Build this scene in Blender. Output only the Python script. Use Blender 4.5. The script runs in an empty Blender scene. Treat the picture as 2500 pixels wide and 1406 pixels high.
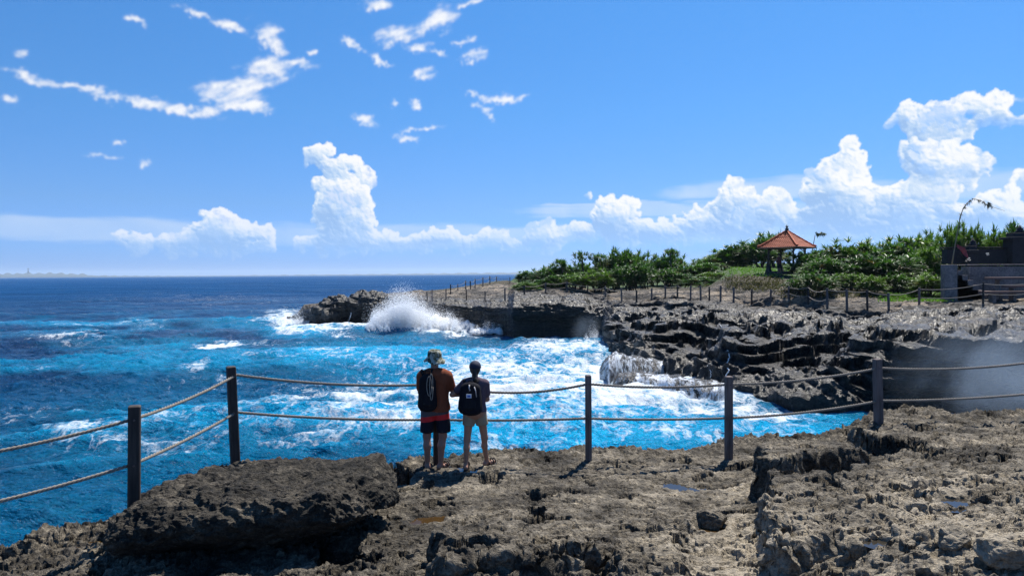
import bpy, math, random
import numpy as np
from mathutils import Matrix, Vector, Euler
random.seed(7)
RNG = np.random.default_rng(7)
SC = bpy.context.scene
COL = SC.collection

# ------------------------------------------------------------------ camera
FPX = 2500 * 25.0 / 36.0            # focal length in photo pixels
HC = 5.5                            # eye height above the sea
PITCH = math.atan(34.0 / FPX)
ROLL = -0.0066
CAM_M = (Matrix.Rotation(math.radians(90) - PITCH, 3, 'X') @ Matrix.Rotation(ROLL, 3, 'Z'))
cam_d = bpy.data.cameras.new('camera')
cam_d.lens = 25.0; cam_d.sensor_width = 36.0
cam_d.clip_start = 0.1; cam_d.clip_end = 60000
cam = bpy.data.objects.new('camera', cam_d)
cam.location = (0, 0, HC); cam.rotation_euler = CAM_M.to_euler()
COL.objects.link(cam); SC.camera = cam
MM = np.array(CAM_M)

def ray(px, py):
    px = np.asarray(px, float); py = np.asarray(py, float)
    d = np.stack([(px - 1250) / FPX, -(py - 703) / FPX, -np.ones_like(px * py)], -1)
    return d @ MM.T
def at(px, py, dist):
    """world point seen at photo pixel (px,py) whose forward distance is dist"""
    d = ray(px, py)
    p = d * (np.asarray(dist, float) / d[..., 1])[..., None]
    p[..., 2] += HC
    return p
def atz(px, py, z):
    d = ray(px, py)
    t = (np.asarray(z, float) - HC) / d[..., 2]
    p = d * t[..., None]; p[..., 2] += HC
    return p
def V(p): return (float(p[0]), float(p[1]), float(p[2]))

# ------------------------------------------------------------------ light
SUN_EL = math.radians(58); SUN_AZ = math.radians(33)      # azimuth clockwise from +Y
sun_d = bpy.data.lights.new('sun', 'SUN')
sun_d.energy = 5.0; sun_d.angle = math.radians(0.5); sun_d.color = (1.0, 0.95, 0.87)
sun = bpy.data.objects.new('sun', sun_d); COL.objects.link(sun)
SUN_V = Vector((math.sin(SUN_AZ) * math.cos(SUN_EL), math.cos(SUN_AZ) * math.cos(SUN_EL), math.sin(SUN_EL)))
sun.rotation_euler = SUN_V.to_track_quat('Z', 'Y').to_euler()
SC.view_settings.view_transform = 'Standard'; SC.view_settings.look = 'None'
SC.view_settings.exposure = 0.737; SC.view_settings.gamma = 1.0
SC.cycles.max_bounces = 10; SC.cycles.diffuse_bounces = 6; SC.cycles.transparent_max_bounces = 24
SC.cycles.use_denoising = True; SC.cycles.denoiser = 'OPENIMAGEDENOISE'; SC.cycles.denoising_input_passes = 'RGB_ALBEDO_NORMAL'; SC.cycles.denoising_prefilter = 'NONE'
SC.cycles.sample_clamp_direct = 5.0
SC.cycles.volume_step_rate = 1.0; SC.cycles.volume_bounces = 1
SC.cycles.sample_clamp_indirect = 6.0
SC.cycles.caustics_reflective = False; SC.cycles.caustics_refractive = False

# ------------------------------------------------------------------ node helper
class NT:
    def __init__(s, tree): s.t = tree; s.n = tree.nodes; s.l = tree.links
    def new(s, kind, **kw):
        n = s.n.new(kind)
        for k, v in kw.items(): setattr(n, k, v)
        return n
    def put(s, sock, v):
        if isinstance(v, bpy.types.NodeSocket): s.l.new(v, sock)
        elif v is not None:
            if hasattr(sock.default_value, '__len__') and not hasattr(v, '__len__'): v = (v,) * len(sock.default_value)
            if hasattr(sock.default_value, '__len__') and len(sock.default_value) == 4 and len(v) == 3: v = (*v, 1)
            sock.default_value = v
    def math(s, op, a, b=None, c=None, clamp=False):
        n = s.new('ShaderNodeMath', operation=op, use_clamp=clamp)
        s.put(n.inputs[0], a); s.put(n.inputs[1], b)
        if c is not None: s.put(n.inputs[2], c)
        return n.outputs[0]
    def vm(s, op, a, b=None, scale=None):
        n = s.new('ShaderNodeVectorMath', operation=op)
        s.put(n.inputs[0], a)
        if b is not None: s.put(n.inputs[1], b)
        if scale is not None: s.put(n.inputs['Scale'], scale)
        return n.outputs['Value'] if op in ('LENGTH', 'DOT_PRODUCT', 'DISTANCE') else n.outputs[0]
    def mix(s, f, a, b, op='MIX'):
        n = s.new('ShaderNodeMixRGB', blend_type=op)
        s.put(n.inputs[0], f); s.put(n.inputs[1], a); s.put(n.inputs[2], b)
        return n.outputs[0]
    def noise(s, vec, scale, detail=4, rough=.5, lac=2.0, dist=0.0, out='Fac'):
        n = s.new('ShaderNodeTexNoise')
        if vec is not None: s.put(n.inputs['Vector'], vec)
        s.put(n.inputs['Scale'], scale); s.put(n.inputs['Detail'], detail)
        s.put(n.inputs['Roughness'], rough); s.put(n.inputs['Lacunarity'], lac); s.put(n.inputs['Distortion'], dist)
        return n.outputs[out]
    def voro(s, vec, scale, feature='F1', detail=0, rough=.5, out='Distance', rnd=1.0):
        n = s.new('ShaderNodeTexVoronoi', feature=feature)
        s.put(n.inputs['Vector'], vec); s.put(n.inputs['Scale'], scale)
        s.put(n.inputs['Detail'], detail); s.put(n.inputs['Roughness'], rough); s.put(n.inputs['Randomness'], rnd)
        return n.outputs[out]
    def mr(s, v, a, b, c=0.0, d=1.0, smooth=True):
        n = s.new('ShaderNodeMapRange', interpolation_type='SMOOTHSTEP' if smooth else 'LINEAR')
        s.put(n.inputs[0], v)
        for i, x in enumerate((a, b, c, d)): s.put(n.inputs[i + 1], x)
        return n.outputs[0]
    def map(s, vec, scale=(1, 1, 1), loc=(0, 0, 0), rot=(0, 0, 0), kind='POINT'):
        n = s.new('ShaderNodeMapping', vector_type=kind)
        s.put(n.inputs[0], vec); s.put(n.inputs['Location'], loc); s.put(n.inputs['Rotation'], rot); s.put(n.inputs['Scale'], scale)
        return n.outputs[0]
    def ramp(s, v, stops, interp='LINEAR'):
        n = s.new('ShaderNodeValToRGB'); r = n.color_ramp; r.interpolation = interp
        while len(r.elements) < len(stops): r.elements.new(0.5)
        for e, (p, c) in zip(r.elements, stops): e.position = p; e.color = (*c, 1) if len(c) == 3 else c
        s.put(n.inputs[0], v); return n.outputs[0]
    def attr(s, name, out='Fac'):
        return s.new('ShaderNodeAttribute', attribute_name=name).outputs[out]
    def bump(s, h, strength=.5, dist=.05, normal=None):
        n = s.new('ShaderNodeBump'); s.put(n.inputs['Height'], h); s.put(n.inputs['Strength'], strength); s.put(n.inputs['Distance'], dist)
        if normal is not None: s.put(n.inputs['Normal'], normal)
        return n.outputs[0]
    def obj(s): return s.new('ShaderNodeTexCoord').outputs['Object']
    def pos(s): return s.new('ShaderNodeNewGeometry').outputs['Position']
    def sep(s, v):
        n = s.new('ShaderNodeSeparateXYZ'); s.put(n.inputs[0], v); return n.outputs
    def comb(s, x, y, z):
        n = s.new('ShaderNodeCombineXYZ'); s.put(n.inputs[0], x); s.put(n.inputs[1], y); s.put(n.inputs[2], z); return n.outputs[0]

def new_mat(name):
    m = bpy.data.materials.new(name); m.use_nodes = True
    m.node_tree.nodes.clear()
    g = NT(m.node_tree); g.out = g.new('ShaderNodeOutputMaterial')
    return m, g
def principled(g, base, rough=.8, normal=None, spec=.5, **kw):
    p = g.new('ShaderNodeBsdfPrincipled')
    g.put(p.inputs['Base Color'], base); g.put(p.inputs['Roughness'], rough); g.put(p.inputs['Specular IOR Level'], spec)
    if normal is not None: g.put(p.inputs['Normal'], normal)
    for k, v in kw.items(): g.put(p.inputs[k], v)
    return p.outputs[0]
def simple(name, c, rough=.75, var=.35, scale=12, bump=.15, bdist=.01, spec=.4, stretch=(1, 1, 1), **kw):
    """plain material broken up with two scales of noise"""
    m, g = new_mat(name); o = g.map(g.obj(), scale=stretch)
    n = g.noise(o, scale, 5, .6); n2 = g.noise(o, scale * 7, 4, .6)
    f = g.math('MULTIPLY_ADD', g.math('ADD', n, n2), 1.0, -1.0)
    k = g.math('MULTIPLY_ADD', f, var * 2, 1.0)
    col = g.vm('SCALE', (*c,), scale=k)
    g.put(g.out.inputs[0], principled(g, col, rough, g.bump(n2, bump, bdist), spec, **kw))
    return m

# ------------------------------------------------------------------ numpy noise
_P = np.random.default_rng(3).permutation(256).astype(np.int32)
_P = np.concatenate([_P, _P, _P])
_G3 = np.random.default_rng(4).normal(size=(256, 3)).astype(np.float32); _G3 /= np.linalg.norm(_G3, axis=1)[:, None]
_A2 = np.random.default_rng(5).uniform(0, 2 * np.pi, 256); _G2 = np.stack([np.cos(_A2), np.sin(_A2)], 1).astype(np.float32)
def perlin3(p):
    p = np.asarray(p, np.float32); i = np.floor(p).astype(np.int32); f = p - i; i &= 255
    u = f * f * f * (f * (f * 6 - 15) + 10); r = 0
    for dx in (0, 1):
        hx = _P[i[..., 0] + dx]; wx = u[..., 0] if dx else 1 - u[..., 0]
        for dy in (0, 1):
            hy = _P[hx + i[..., 1] + dy]; wy = wx * (u[..., 1] if dy else 1 - u[..., 1])
            for dz in (0, 1):
                g = _G3[_P[hy + i[..., 2] + dz]]
                w = wy * (u[..., 2] if dz else 1 - u[..., 2])
                r = r + w * (g[..., 0] * (f[..., 0] - dx) + g[..., 1] * (f[..., 1] - dy) + g[..., 2] * (f[..., 2] - dz))
    return r * 1.5
def perlin2(x, y):
    x = np.asarray(x, np.float32); y = np.asarray(y, np.float32)
    ix = np.floor(x).astype(np.int32); iy = np.floor(y).astype(np.int32); fx = x - ix; fy = y - iy; ix &= 255; iy &= 255
    ux = fx * fx * fx * (fx * (fx * 6 - 15) + 10); uy = fy * fy * fy * (fy * (fy * 6 - 15) + 10); r = 0
    for dx in (0, 1):
        hx = _P[ix + dx]
        for dy in (0, 1):
            g = _G2[_P[hx + iy + dy]]
            r = r + (ux if dx else 1 - ux) * (uy if dy else 1 - uy) * (g[..., 0] * (fx - dx) + g[..., 1] * (fy - dy))
    return r * 1.6
def fbm2(x, y, o=4, lac=2.03, gain=.5):
    a = 1.0; r = 0; 
    for k in range(o): r = r + a * perlin2(x + 17.3 * k, y - 9.1 * k); x = x * lac; y = y * lac; a *= gain
    return r
def ridge2(x, y, o=4, lac=2.03, gain=.5):
    a = 1.0; r = 0
    for k in range(o): r = r + a * (1 - 2 * np.abs(perlin2(x + 31.7 * k, y + 5.3 * k))); x = x * lac; y = y * lac; a *= gain
    return r
def fbm3(p, o=4, lac=2.03, gain=.5):
    a = 1.0; r = 0; p = np.asarray(p, np.float32)
    for k in range(o): r = r + a * perlin3(p + 13.7 * k); p = p * lac; a *= gain
    return r
def ridge3(p, o=4, lac=2.03, gain=.5):
    a = 1.0; r = 0; p = np.asarray(p, np.float32)
    for k in range(o): r = r + a * (1 - 2 * np.abs(perlin3(p + 7.9 * k))); p = p * lac; a *= gain
    return r
def sstep(x, a, b):
    t = np.clip((x - a) / (b - a), 0, 1); return t * t * (3 - 2 * t)
def poly_sdf(x, y, poly):
    """signed distance, positive inside"""
    poly = np.asarray(poly, float); d = np.full(x.shape, 1e9); ins = np.zeros(x.shape, bool); n = len(poly)
    for i in range(n):
        ax, ay = poly[i]; bx, by = poly[(i + 1) % n]; ex, ey = bx - ax, by - ay
        t = np.clip(((x - ax) * ex + (y - ay) * ey) / (ex * ex + ey * ey + 1e-12), 0, 1)
        d = np.minimum(d, (x - ax - t * ex) ** 2 + (y - ay - t * ey) ** 2)
        c = ((ay > y) != (by > y)) & (x < (bx - ax) * (y - ay) / (by - ay + 1e-12) + ax)
        ins ^= c
    d = np.sqrt(d); return np.where(ins, d, -d)

# ------------------------------------------------------------------ mesh helpers
def build(name, verts, faces, mat=None, parent=None, smooth=True, attrs=None, loc=None):
    verts = np.asarray(verts, np.float32).reshape(-1, 3)
    me = bpy.data.meshes.new(name)
    if isinstance(faces, np.ndarray):
        nf, k = faces.shape
        me.vertices.add(len(verts)); me.vertices.foreach_set('co', verts.ravel())
        me.loops.add(nf * k); me.loops.foreach_set('vertex_index', faces.astype(np.int32).ravel())
        me.polygons.add(nf); me.polygons.foreach_set('loop_start', np.arange(0, nf * k, k, dtype=np.int32))
        me.polygons.foreach_set('loop_total', np.full(nf, k, np.int32))
        me.update(calc_edges=True)
    else:
        me.from_pydata([tuple(map(float, v)) for v in verts], [], [tuple(map(int, f)) for f in faces]); me.update()
    if len(me.polygons): me.polygons.foreach_set('use_smooth', np.full(len(me.polygons), smooth, bool))
    for k, a in (attrs or {}).items():
        at_ = me.attributes.new(k, 'FLOAT', 'POINT'); at_.data.foreach_set('value', np.asarray(a, np.float32).ravel())
    if mat is not None: me.materials.append(mat)
    o = bpy.data.objects.new(name, me); COL.objects.link(o)
    if parent is not None: o.parent = parent
    if loc is not None: o.location = loc
    return o
def grid_faces(nr, nc):
    i = np.arange(nr * nc).reshape(nr, nc)
    return np.stack([i[:-1, :-1], i[:-1, 1:], i[1:, 1:], i[1:, :-1]], -1).reshape(-1, 4)
def tag(o, label=None, cat=None, group=None, kind=None):
    if label: o['label'] = label
    if cat: o['category'] = cat
    if group: o['group'] = group
    if kind: o['kind'] = kind
    return o
def thing(name, label, cat, loc=(0, 0, 0), rz=0, group=None):
    o = bpy.data.objects.new(name, None); COL.objects.link(o)
    o.location = loc; o.rotation_euler = (0, 0, rz); o.empty_display_size = .2
    return tag(o, label, cat, group)
class MB:
    """collects plain shapes into one mesh"""
    def __init__(s): s.v = []; s.f = []
    def add(s, v, f):
        b = len(s.v); s.v += [tuple(map(float, q)) for q in v]; s.f += [tuple(int(i) + b for i in q) for q in f]
    def box(s, c, size, rz=0, taper=1.0, bev=0.0):
        hx, hy, hz = size[0] / 2, size[1] / 2, size[2] / 2; ca, sa = math.cos(rz), math.sin(rz); b = min(bev, hx * .9, hy * .9)
        rings = []
        def ring(z, k, ins):
            x, y = hx * k - ins, hy * k - ins; q = b if b else 0
            if q: pts = [(x - q, -y), (x, -y + q), (x, y - q), (x - q, y), (-x + q, y), (-x, y - q), (-x, -y + q), (-x + q, -y)]
            else: pts = [(x, -y), (x, y), (-x, y), (-x, -y)]
            return [(c[0] + ca * px - sa * py, c[1] + sa * px + ca * py, c[2] + z) for px, py in pts]
        rings = [ring(-hz, 1, 0)] + ([ring(hz - b, taper, 0), ring(hz, taper, b)] if b else [ring(hz, taper, 0)])
        n = len(rings[0]); v = [p for r in rings for p in r]; f = [tuple(range(n))[::-1], tuple(range(n * (len(rings) - 1), n * len(rings)))]
        for k in range(len(rings) - 1):
            for i in range(n): f.append((k * n + i, k * n + (i + 1) % n, (k + 1) * n + (i + 1) % n, (k + 1) * n + i))
        s.add(v, f)
    def tube(s, pts, rad, n=8, cap=True):
        pts = [Vector(p) for p in pts]; m = len(pts)
        rad = [rad] * m if not hasattr(rad, '__len__') else rad
        v = []; f = []; up = None
        for i, p in enumerate(pts):
            t = (pts[min(i + 1, m - 1)] - pts[max(i - 1, 0)]).normalized()
            if up is None: up = Vector((0, 0, 1)) if abs(t.z) < .9 else Vector((1, 0, 0))
            a = t.cross(up).normalized(); up = a.cross(t).normalized()
            for k in range(n):
                an = 2 * math.pi * k / n; v.append(p + (a * math.cos(an) + up * math.sin(an)) * rad[i])
        for i in range(m - 1):
            for k in range(n): f.append((i * n + k, i * n + (k + 1) % n, (i + 1) * n + (k + 1) % n, (i + 1) * n + k))
        if cap: f += [tuple(range(n))[::-1], tuple(range((m - 1) * n, m * n))]
        s.add(v, f)
    def lathe(s, c, prof, n=16):
        v = []; f = []; m = len(prof)
        for r, z in prof:
            for k in range(n): a = 2 * math.pi * k / n; v.append((c[0] + r * math.cos(a), c[1] + r * math.sin(a), c[2] + z))
        for i in range(m - 1):
            for k in range(n): f.append((i * n + k, i * n + (k + 1) % n, (i + 1) * n + (k + 1) % n, (i + 1) * n + k))
        f += [tuple(range(n))[::-1], tuple(range((m - 1) * n, m * n))]
        s.add(v, f)
    def build(s, name, mat, parent=None, smooth=False, loc=None):
        return build(name, s.v, s.f, mat, parent, smooth, None, loc)
# ------------------------------------------------------------------ sky with its clouds
def azel(px, py):
    v = ray(px, py); v = v / np.linalg.norm(v, axis=-1, keepdims=True)
    return np.arctan2(v[..., 0], v[..., 1]), np.arcsin(v[..., 2])
CL_AZ, CL_E0, CL_E1, CL_W = 0.76, -0.02, 0.44, 2600
def gblur(a, s):
    h, w = a.shape; fy = np.fft.fftfreq(h)[:, None]; fx = np.fft.rfftfreq(w)[None]
    return np.fft.irfft2(np.fft.rfft2(a) * np.exp(-2 * (np.pi * s) ** 2 * (fx ** 2 + fy ** 2)), s=a.shape)
def cloud_map():
    """opacity and tone of the clouds over azimuth and elevation: cauliflower heaps grown from ever smaller puffs, lit from the sun's side, and torn wisps"""
    cum = [(530, 565, 70, 62), (610, 588, 66, 50), (420, 602, 62, 34), (330, 604, 44, 28), (475, 590, 72, 40), (560, 602, 115, 36), (290, 590, 26, 22),
           (775, 385, 44, 30), (850, 418, 70, 42), (885, 445, 36, 36), (800, 465, 48, 40), (825, 510, 88, 66), (850, 552, 96, 58), (785, 600, 74, 30), (870, 592, 130, 40), (950, 588, 62, 34), (1005, 600, 92, 28), (1065, 588, 54, 32), (1150, 600, 78, 24), (1215, 588, 64, 30), (1262, 602, 46, 18),
           (1330, 578, 56, 46), (1415, 578, 62, 40), (1505, 525, 62, 66), (1515, 565, 92, 48), (1600, 568, 84, 40), (1695, 545, 62, 46), (1785, 505, 62, 76), (1875, 520, 64, 66), (1770, 562, 140, 38), (1950, 545, 60, 36), (1430, 483, 16, 12),
           (2070, 415, 62, 86), (2045, 475, 100, 92), (2130, 520, 86, 66), (2255, 410, 86, 96), (2320, 420, 86, 70), (2245, 500, 135, 80), (2060, 548, 140, 46), (2350, 540, 130, 40),
           (2150, 560, 320, 46), (1640, 585, 300, 24), (2430, 530, 110, 60), (2330, 295, 170, 58), (2420, 262, 70, 40), (2225, 292, 76, 34), (2475, 302, 50, 24), (2300, 345, 110, 36), (2495, 450, 44, 80)]
    wis = [(480, 36, 62, 8, -15), (560, 62, 66, 16, -20), (650, 84, 50, 34, -30), (680, 122, 22, 28, 0), (655, 170, 92, 32, 5), (722, 158, 54, 14, 5), (595, 205, 118, 26, 8), (560, 236, 104, 34, 5), (605, 262, 80, 14, 0),
           (280, 242, 118, 11, -8), (420, 262, 140, 14, -7), (510, 273, 40, 14, 0), (100, 196, 92, 16, -4), (190, 212, 90, 10, -8), (20, 246, 38, 12, -20), (40, 180, 60, 12, -10),
           (1065, 52, 84, 32, 26), (970, 86, 70, 26, 22), (1020, 118, 40, 16, 0), (922, 14, 50, 18, 0), (1158, 140, 40, 16, 10), (1160, 232, 56, 8, -15), (1228, 245, 60, 15, 0), (1272, 238, 30, 8, 10), (1170, 263, 30, 12, -20), (1192, 286, 26, 7, -30),
           (888, 295, 38, 19, -25), (993, 338, 36, 11, -12), (1013, 256, 18, 13, 0), (960, 256, 12, 12, 0), (1070, 133, 32, 10, 0), (1035, 180, 36, 18, 15), (352, 396, 22, 11, 0), (55, 136, 30, 8, -15), (288, 347, 20, 6, 0), (250, 380, 60, 5, -5), (1030, 314, 60, 6, 2), (765, 128, 12, 10, 0),
           (930, 150, 34, 10, -20), (860, 110, 40, 10, -30), (1130, 100, 30, 8, 10), (1145, 8, 40, 8, 15), (330, 50, 40, 10, -15), (2470, 245, 40, 5, 5)]
    strat = [(1560, 512, 360, 17), (1480, 500, 200, 10), (1900, 462, 360, 34), (2350, 455, 280, 48), (250, 560, 520, 40), (1000, 575, 700, 34), (2000, 545, 700, 60)]

    rng = np.random.default_rng(11)
    W = CL_W; K = W / (2 * CL_AZ); H = int(round((CL_E1 - CL_E0) * K))
    yy, xx = np.mgrid[0:H, 0:W].astype(np.float32)
    def spot(b):
        cx, cy, rx, ry = b[:4]; a, e = azel(cx, cy)
        ax = (azel(cx + rx, cy)[0] - azel(cx - rx, cy)[0]) / 2; ey = (azel(cx, cy - ry)[1] - azel(cx, cy + ry)[1]) / 2
        return (a + CL_AZ) * K, (e - CL_E0) * K, ax * K, ey * K, math.radians(b[4]) if len(b) > 4 else 0
    Z = np.zeros((H, W), np.float32); S = np.zeros((H, W), np.float32)
    def puff(x, y, r, z):
        x0, x1 = max(0, int(x - r)), min(W, int(x + r) + 2); y0, y1 = max(0, int(y - r)), min(H, int(y + r) + 2)
        if x1 <= x0 or y1 <= y0: return
        q = 1 - ((xx[y0:y1, x0:x1] - x) ** 2 + (yy[y0:y1, x0:x1] - y) ** 2) / (r * r)
        h = np.where(q > 0, z + r * np.sqrt(np.maximum(q, 0)), 0)
        np.maximum(Z[y0:y1, x0:x1], h, out=Z[y0:y1, x0:x1])
    for b in cum:
        x, y, rx, ry, rot = spot(b); rx *= .96; ry *= .94; rm = min(rx, ry)
        n = int(10 + 26 * (rx / rm))
        for _ in range(n):
            a = rng.uniform(0, 2 * math.pi); q = math.sqrt(rng.uniform(.02, 1)) * .80
            r1 = rm * rng.uniform(.20, .50) * (1.1 - .45 * q)
            x1, y1 = x + rx * q * math.cos(a), y + ry * q * math.sin(a)
            if math.sin(a) < -.3: r1 *= .8
            z1 = rm * math.sqrt(max(0, 1 - q * q)) * .9
            puff(x1, y1, r1, z1)
            for _ in range(9):
                c = rng.uniform(-.5, math.pi + .5); q2 = rng.uniform(.55, .98); r2 = r1 * rng.uniform(.22, .42)
                x2, y2, z2 = x1 + r1 * q2 * math.cos(c), y1 + r1 * q2 * math.sin(c), z1 + r1 * math.sqrt(1 - q2 * q2) * .9
                puff(x2, y2, r2, z2)
                for _ in range(3):
                    c = rng.uniform(-.6, math.pi + .6); q3 = rng.uniform(.6, 1.0); r3 = r2 * rng.uniform(.25, .48)
                    puff(x2 + r2 * q3 * math.cos(c), y2 + r2 * q3 * math.sin(c), r3, z2 + r2 * math.sqrt(1 - q3 * q3) * .9)
    n1 = fbm2(xx / 34, yy / 30, 5, gain=.6); n2 = fbm2(xx / 9 + 50, yy / 8, 4, gain=.65); n0 = fbm2(xx / 120 + 9, yy / 90, 4)
    # no heap keeps the round outline of its puffs: stir the whole field
    w1, w2 = fbm2(xx / 75 + 3, yy / 70, 4, gain=.58), fbm2(xx / 75 + 91, yy / 70 + 33, 4, gain=.58)
    ix = np.clip(xx + 17 * w1, 0, W - 1).astype(np.int32); iy = np.clip(yy + 13 * w2, 0, H - 1).astype(np.int32)
    Z = Z[iy, ix]
    # tattered coverage
    cov = gblur((Z > 0).astype(np.float32), 2.4)
    covw = gblur((Z > 0).astype(np.float32), 9)
    a_c = sstep(cov + .30 * n2 * (1 - np.abs(2 * cov - 1)) + .16 * n1 * (1 - np.abs(2 * covw - 1)) , .16, .98)
    sh = np.zeros_like(cov); 
    for k in range(4, 48, 4): sh[k:] += cov[:-k] / 11
    a_c *= (.45 + .55 * sstep(sh + .15 * n1, .02, .65)) * .94
    a_c *= 1 - .60 * sstep(n0 + .5 * n1, .15, .8) * (1 - sstep(covw, .9, 1) * .35)
    Zs = gblur(Z, 1.5) + 1.1 * n1 + .35 * n2
    gy, gx = np.gradient(Zs); Zb = gblur(Z, 16); gyb, gxb = np.gradient(Zb)
    fine = (-gx * .62 - gy * .78) / np.sqrt(1 + gx * gx + gy * gy)
    broad = (-gxb * .55 - gyb * .83) / np.sqrt(.25 + gxb * gxb + gyb * gyb)
    cave = np.clip((gblur(Z, 2.0) - gblur(Z, 7)) / 9, -1, 1)
    rim = 1 - sstep(gblur((Z > 0).astype(np.float32), 14), .45, .98)
    tone = .38 + .36 * fine + .36 * broad + .15 * cave + .20 * rim + .05 * n1 + .10 * n0
    # wisps
    def field(spec, wx, wy):
        M = np.full((H, W), -1.0, np.float32)
        for b in spec:
            x, y, rx, ry, rot = spot(b); c, s = math.cos(rot), math.sin(rot)
            dx, dy = xx + wx - x, yy + wy - y; u = (dx * c + dy * s) / rx; v = (-dx * s + dy * c) / ry
            np.maximum(M, 1 - np.sqrt(u * u + v * v), out=M)
        return M
    M = field(wis, 12 * fbm2(xx / 60, yy / 40, 4) + 5 * n2, 9 * fbm2(xx / 60 + 40, yy / 40 + 7, 4) + 4 * n2)
    cx, sx = math.cos(.35), math.sin(.35)
    fib = fbm2((xx * cx + yy * sx) / 70, (yy * cx - xx * sx) / 20, 6, gain=.62)
    dw = np.minimum(M, .6) * 1.9 + .55 * fib + .15 * n2 - .14
    a_w = gblur(sstep(dw, -.10, 1.45) * sstep(M, -.35, .14) * .92, 2.0)
    M2 = field(strat, 40 * n0, 9 * fbm2(xx / 200, yy / 30, 4))
    a_s = sstep(M2, 0, .5) * (.52 + .12 * n0)
    A = 1 - (1 - a_c) * (1 - a_w) * (1 - a_s)
    tw = np.clip(.62 + .30 * a_w + .1 * fib, 0, 1); ts = .50
    wsum = a_s * (1 - a_w) * (1 - a_c) * ts + a_w * (1 - a_c) * tw + a_c * np.clip(tone, 0, 1)
    T = wsum / np.maximum(A, 1e-4)
    return np.clip(A, 0, 1), np.clip(T, 0, 1)
def make_sky():
    A, T = cloud_map(); H, W = A.shape
    buf = np.ones((H, W, 4), np.float32); buf[..., 0] = A; buf[..., 1] = T; buf[..., 2] = 0
    im = bpy.data.images.new('cloud_cover', W, H, alpha=False, float_buffer=True); im.colorspace_settings.name = 'Non-Color'
    im.pixels.foreach_set(buf.ravel()); im.update(); im.pack()
    w = bpy.data.worlds.new('World'); SC.world = w; w.use_nodes = True
    w.cycles.sampling_method = 'MANUAL'; w.cycles.sample_map_resolution = 1024
    t = w.node_tree; t.nodes.clear(); g = NT(t)
    sky = g.new('ShaderNodeTexSky', sky_type='NISHITA'); sky.sun_disc = False
    sky.sun_elevation = SUN_EL; sky.sun_rotation = SUN_AZ
    sky.altitude = 0; sky.air_density = 1.0; sky.dust_density = 0.2; sky.ozone_density = 2.0
    d = g.new('ShaderNodeTexCoord').outputs['Generated']
    x, y, z = g.sep(d)
    el = g.math('ARCSINE', z); az = g.math('ARCTAN2', x, y)
    u = g.math('MULTIPLY_ADD', az, .5 / CL_AZ, .5); v = g.math('MULTIPLY_ADD', el, 1 / (CL_E1 - CL_E0), -CL_E0 / (CL_E1 - CL_E0))
    tx = g.new('ShaderNodeTexImage', extension='CLIP', interpolation='Cubic'); tx.image = im; g.put(tx.inputs[0], g.comb(u, v, 0.0))
    a, tone, _ = g.sep(tx.outputs[0])
    # the blue of clear tropical air, paler towards the sea
    tint = g.ramp(g.mr(el, 0, .6, smooth=False), [(0, (.29, .57, 1.62)), (.056, (.35, .66, 1.55)), (.16, (.42, .71, 1.26)), (.36, (.41, .84, 1.31)), (.63, (.41, .95, 1.43)), (1, (.36, .93, 1.45))])
    base = g.mix(1.0, sky.outputs[0], tint, 'MULTIPLY')
    ccol = g.ramp(tone, [(0, (.34, .53, .85)), (.30, (.52, .69, .93)), (.55, (.76, .86, .97)), (.78, (.97, .98, 1.0)), (1, (1.04, 1.03, 1.02))])
    a = g.math('MULTIPLY', a, g.mr(el, .018, .11, .55, 1.0))
    c = g.mix(a, base, g.vm('SCALE', ccol, scale=10.0))
    bg = g.new('ShaderNodeBackground'); g.put(bg.inputs[0], c); bg.inputs[1].default_value = 0.06
    out = g.new('ShaderNodeOutputWorld'); g.put(out.inputs[0], bg.outputs[0])
make_sky()
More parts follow.
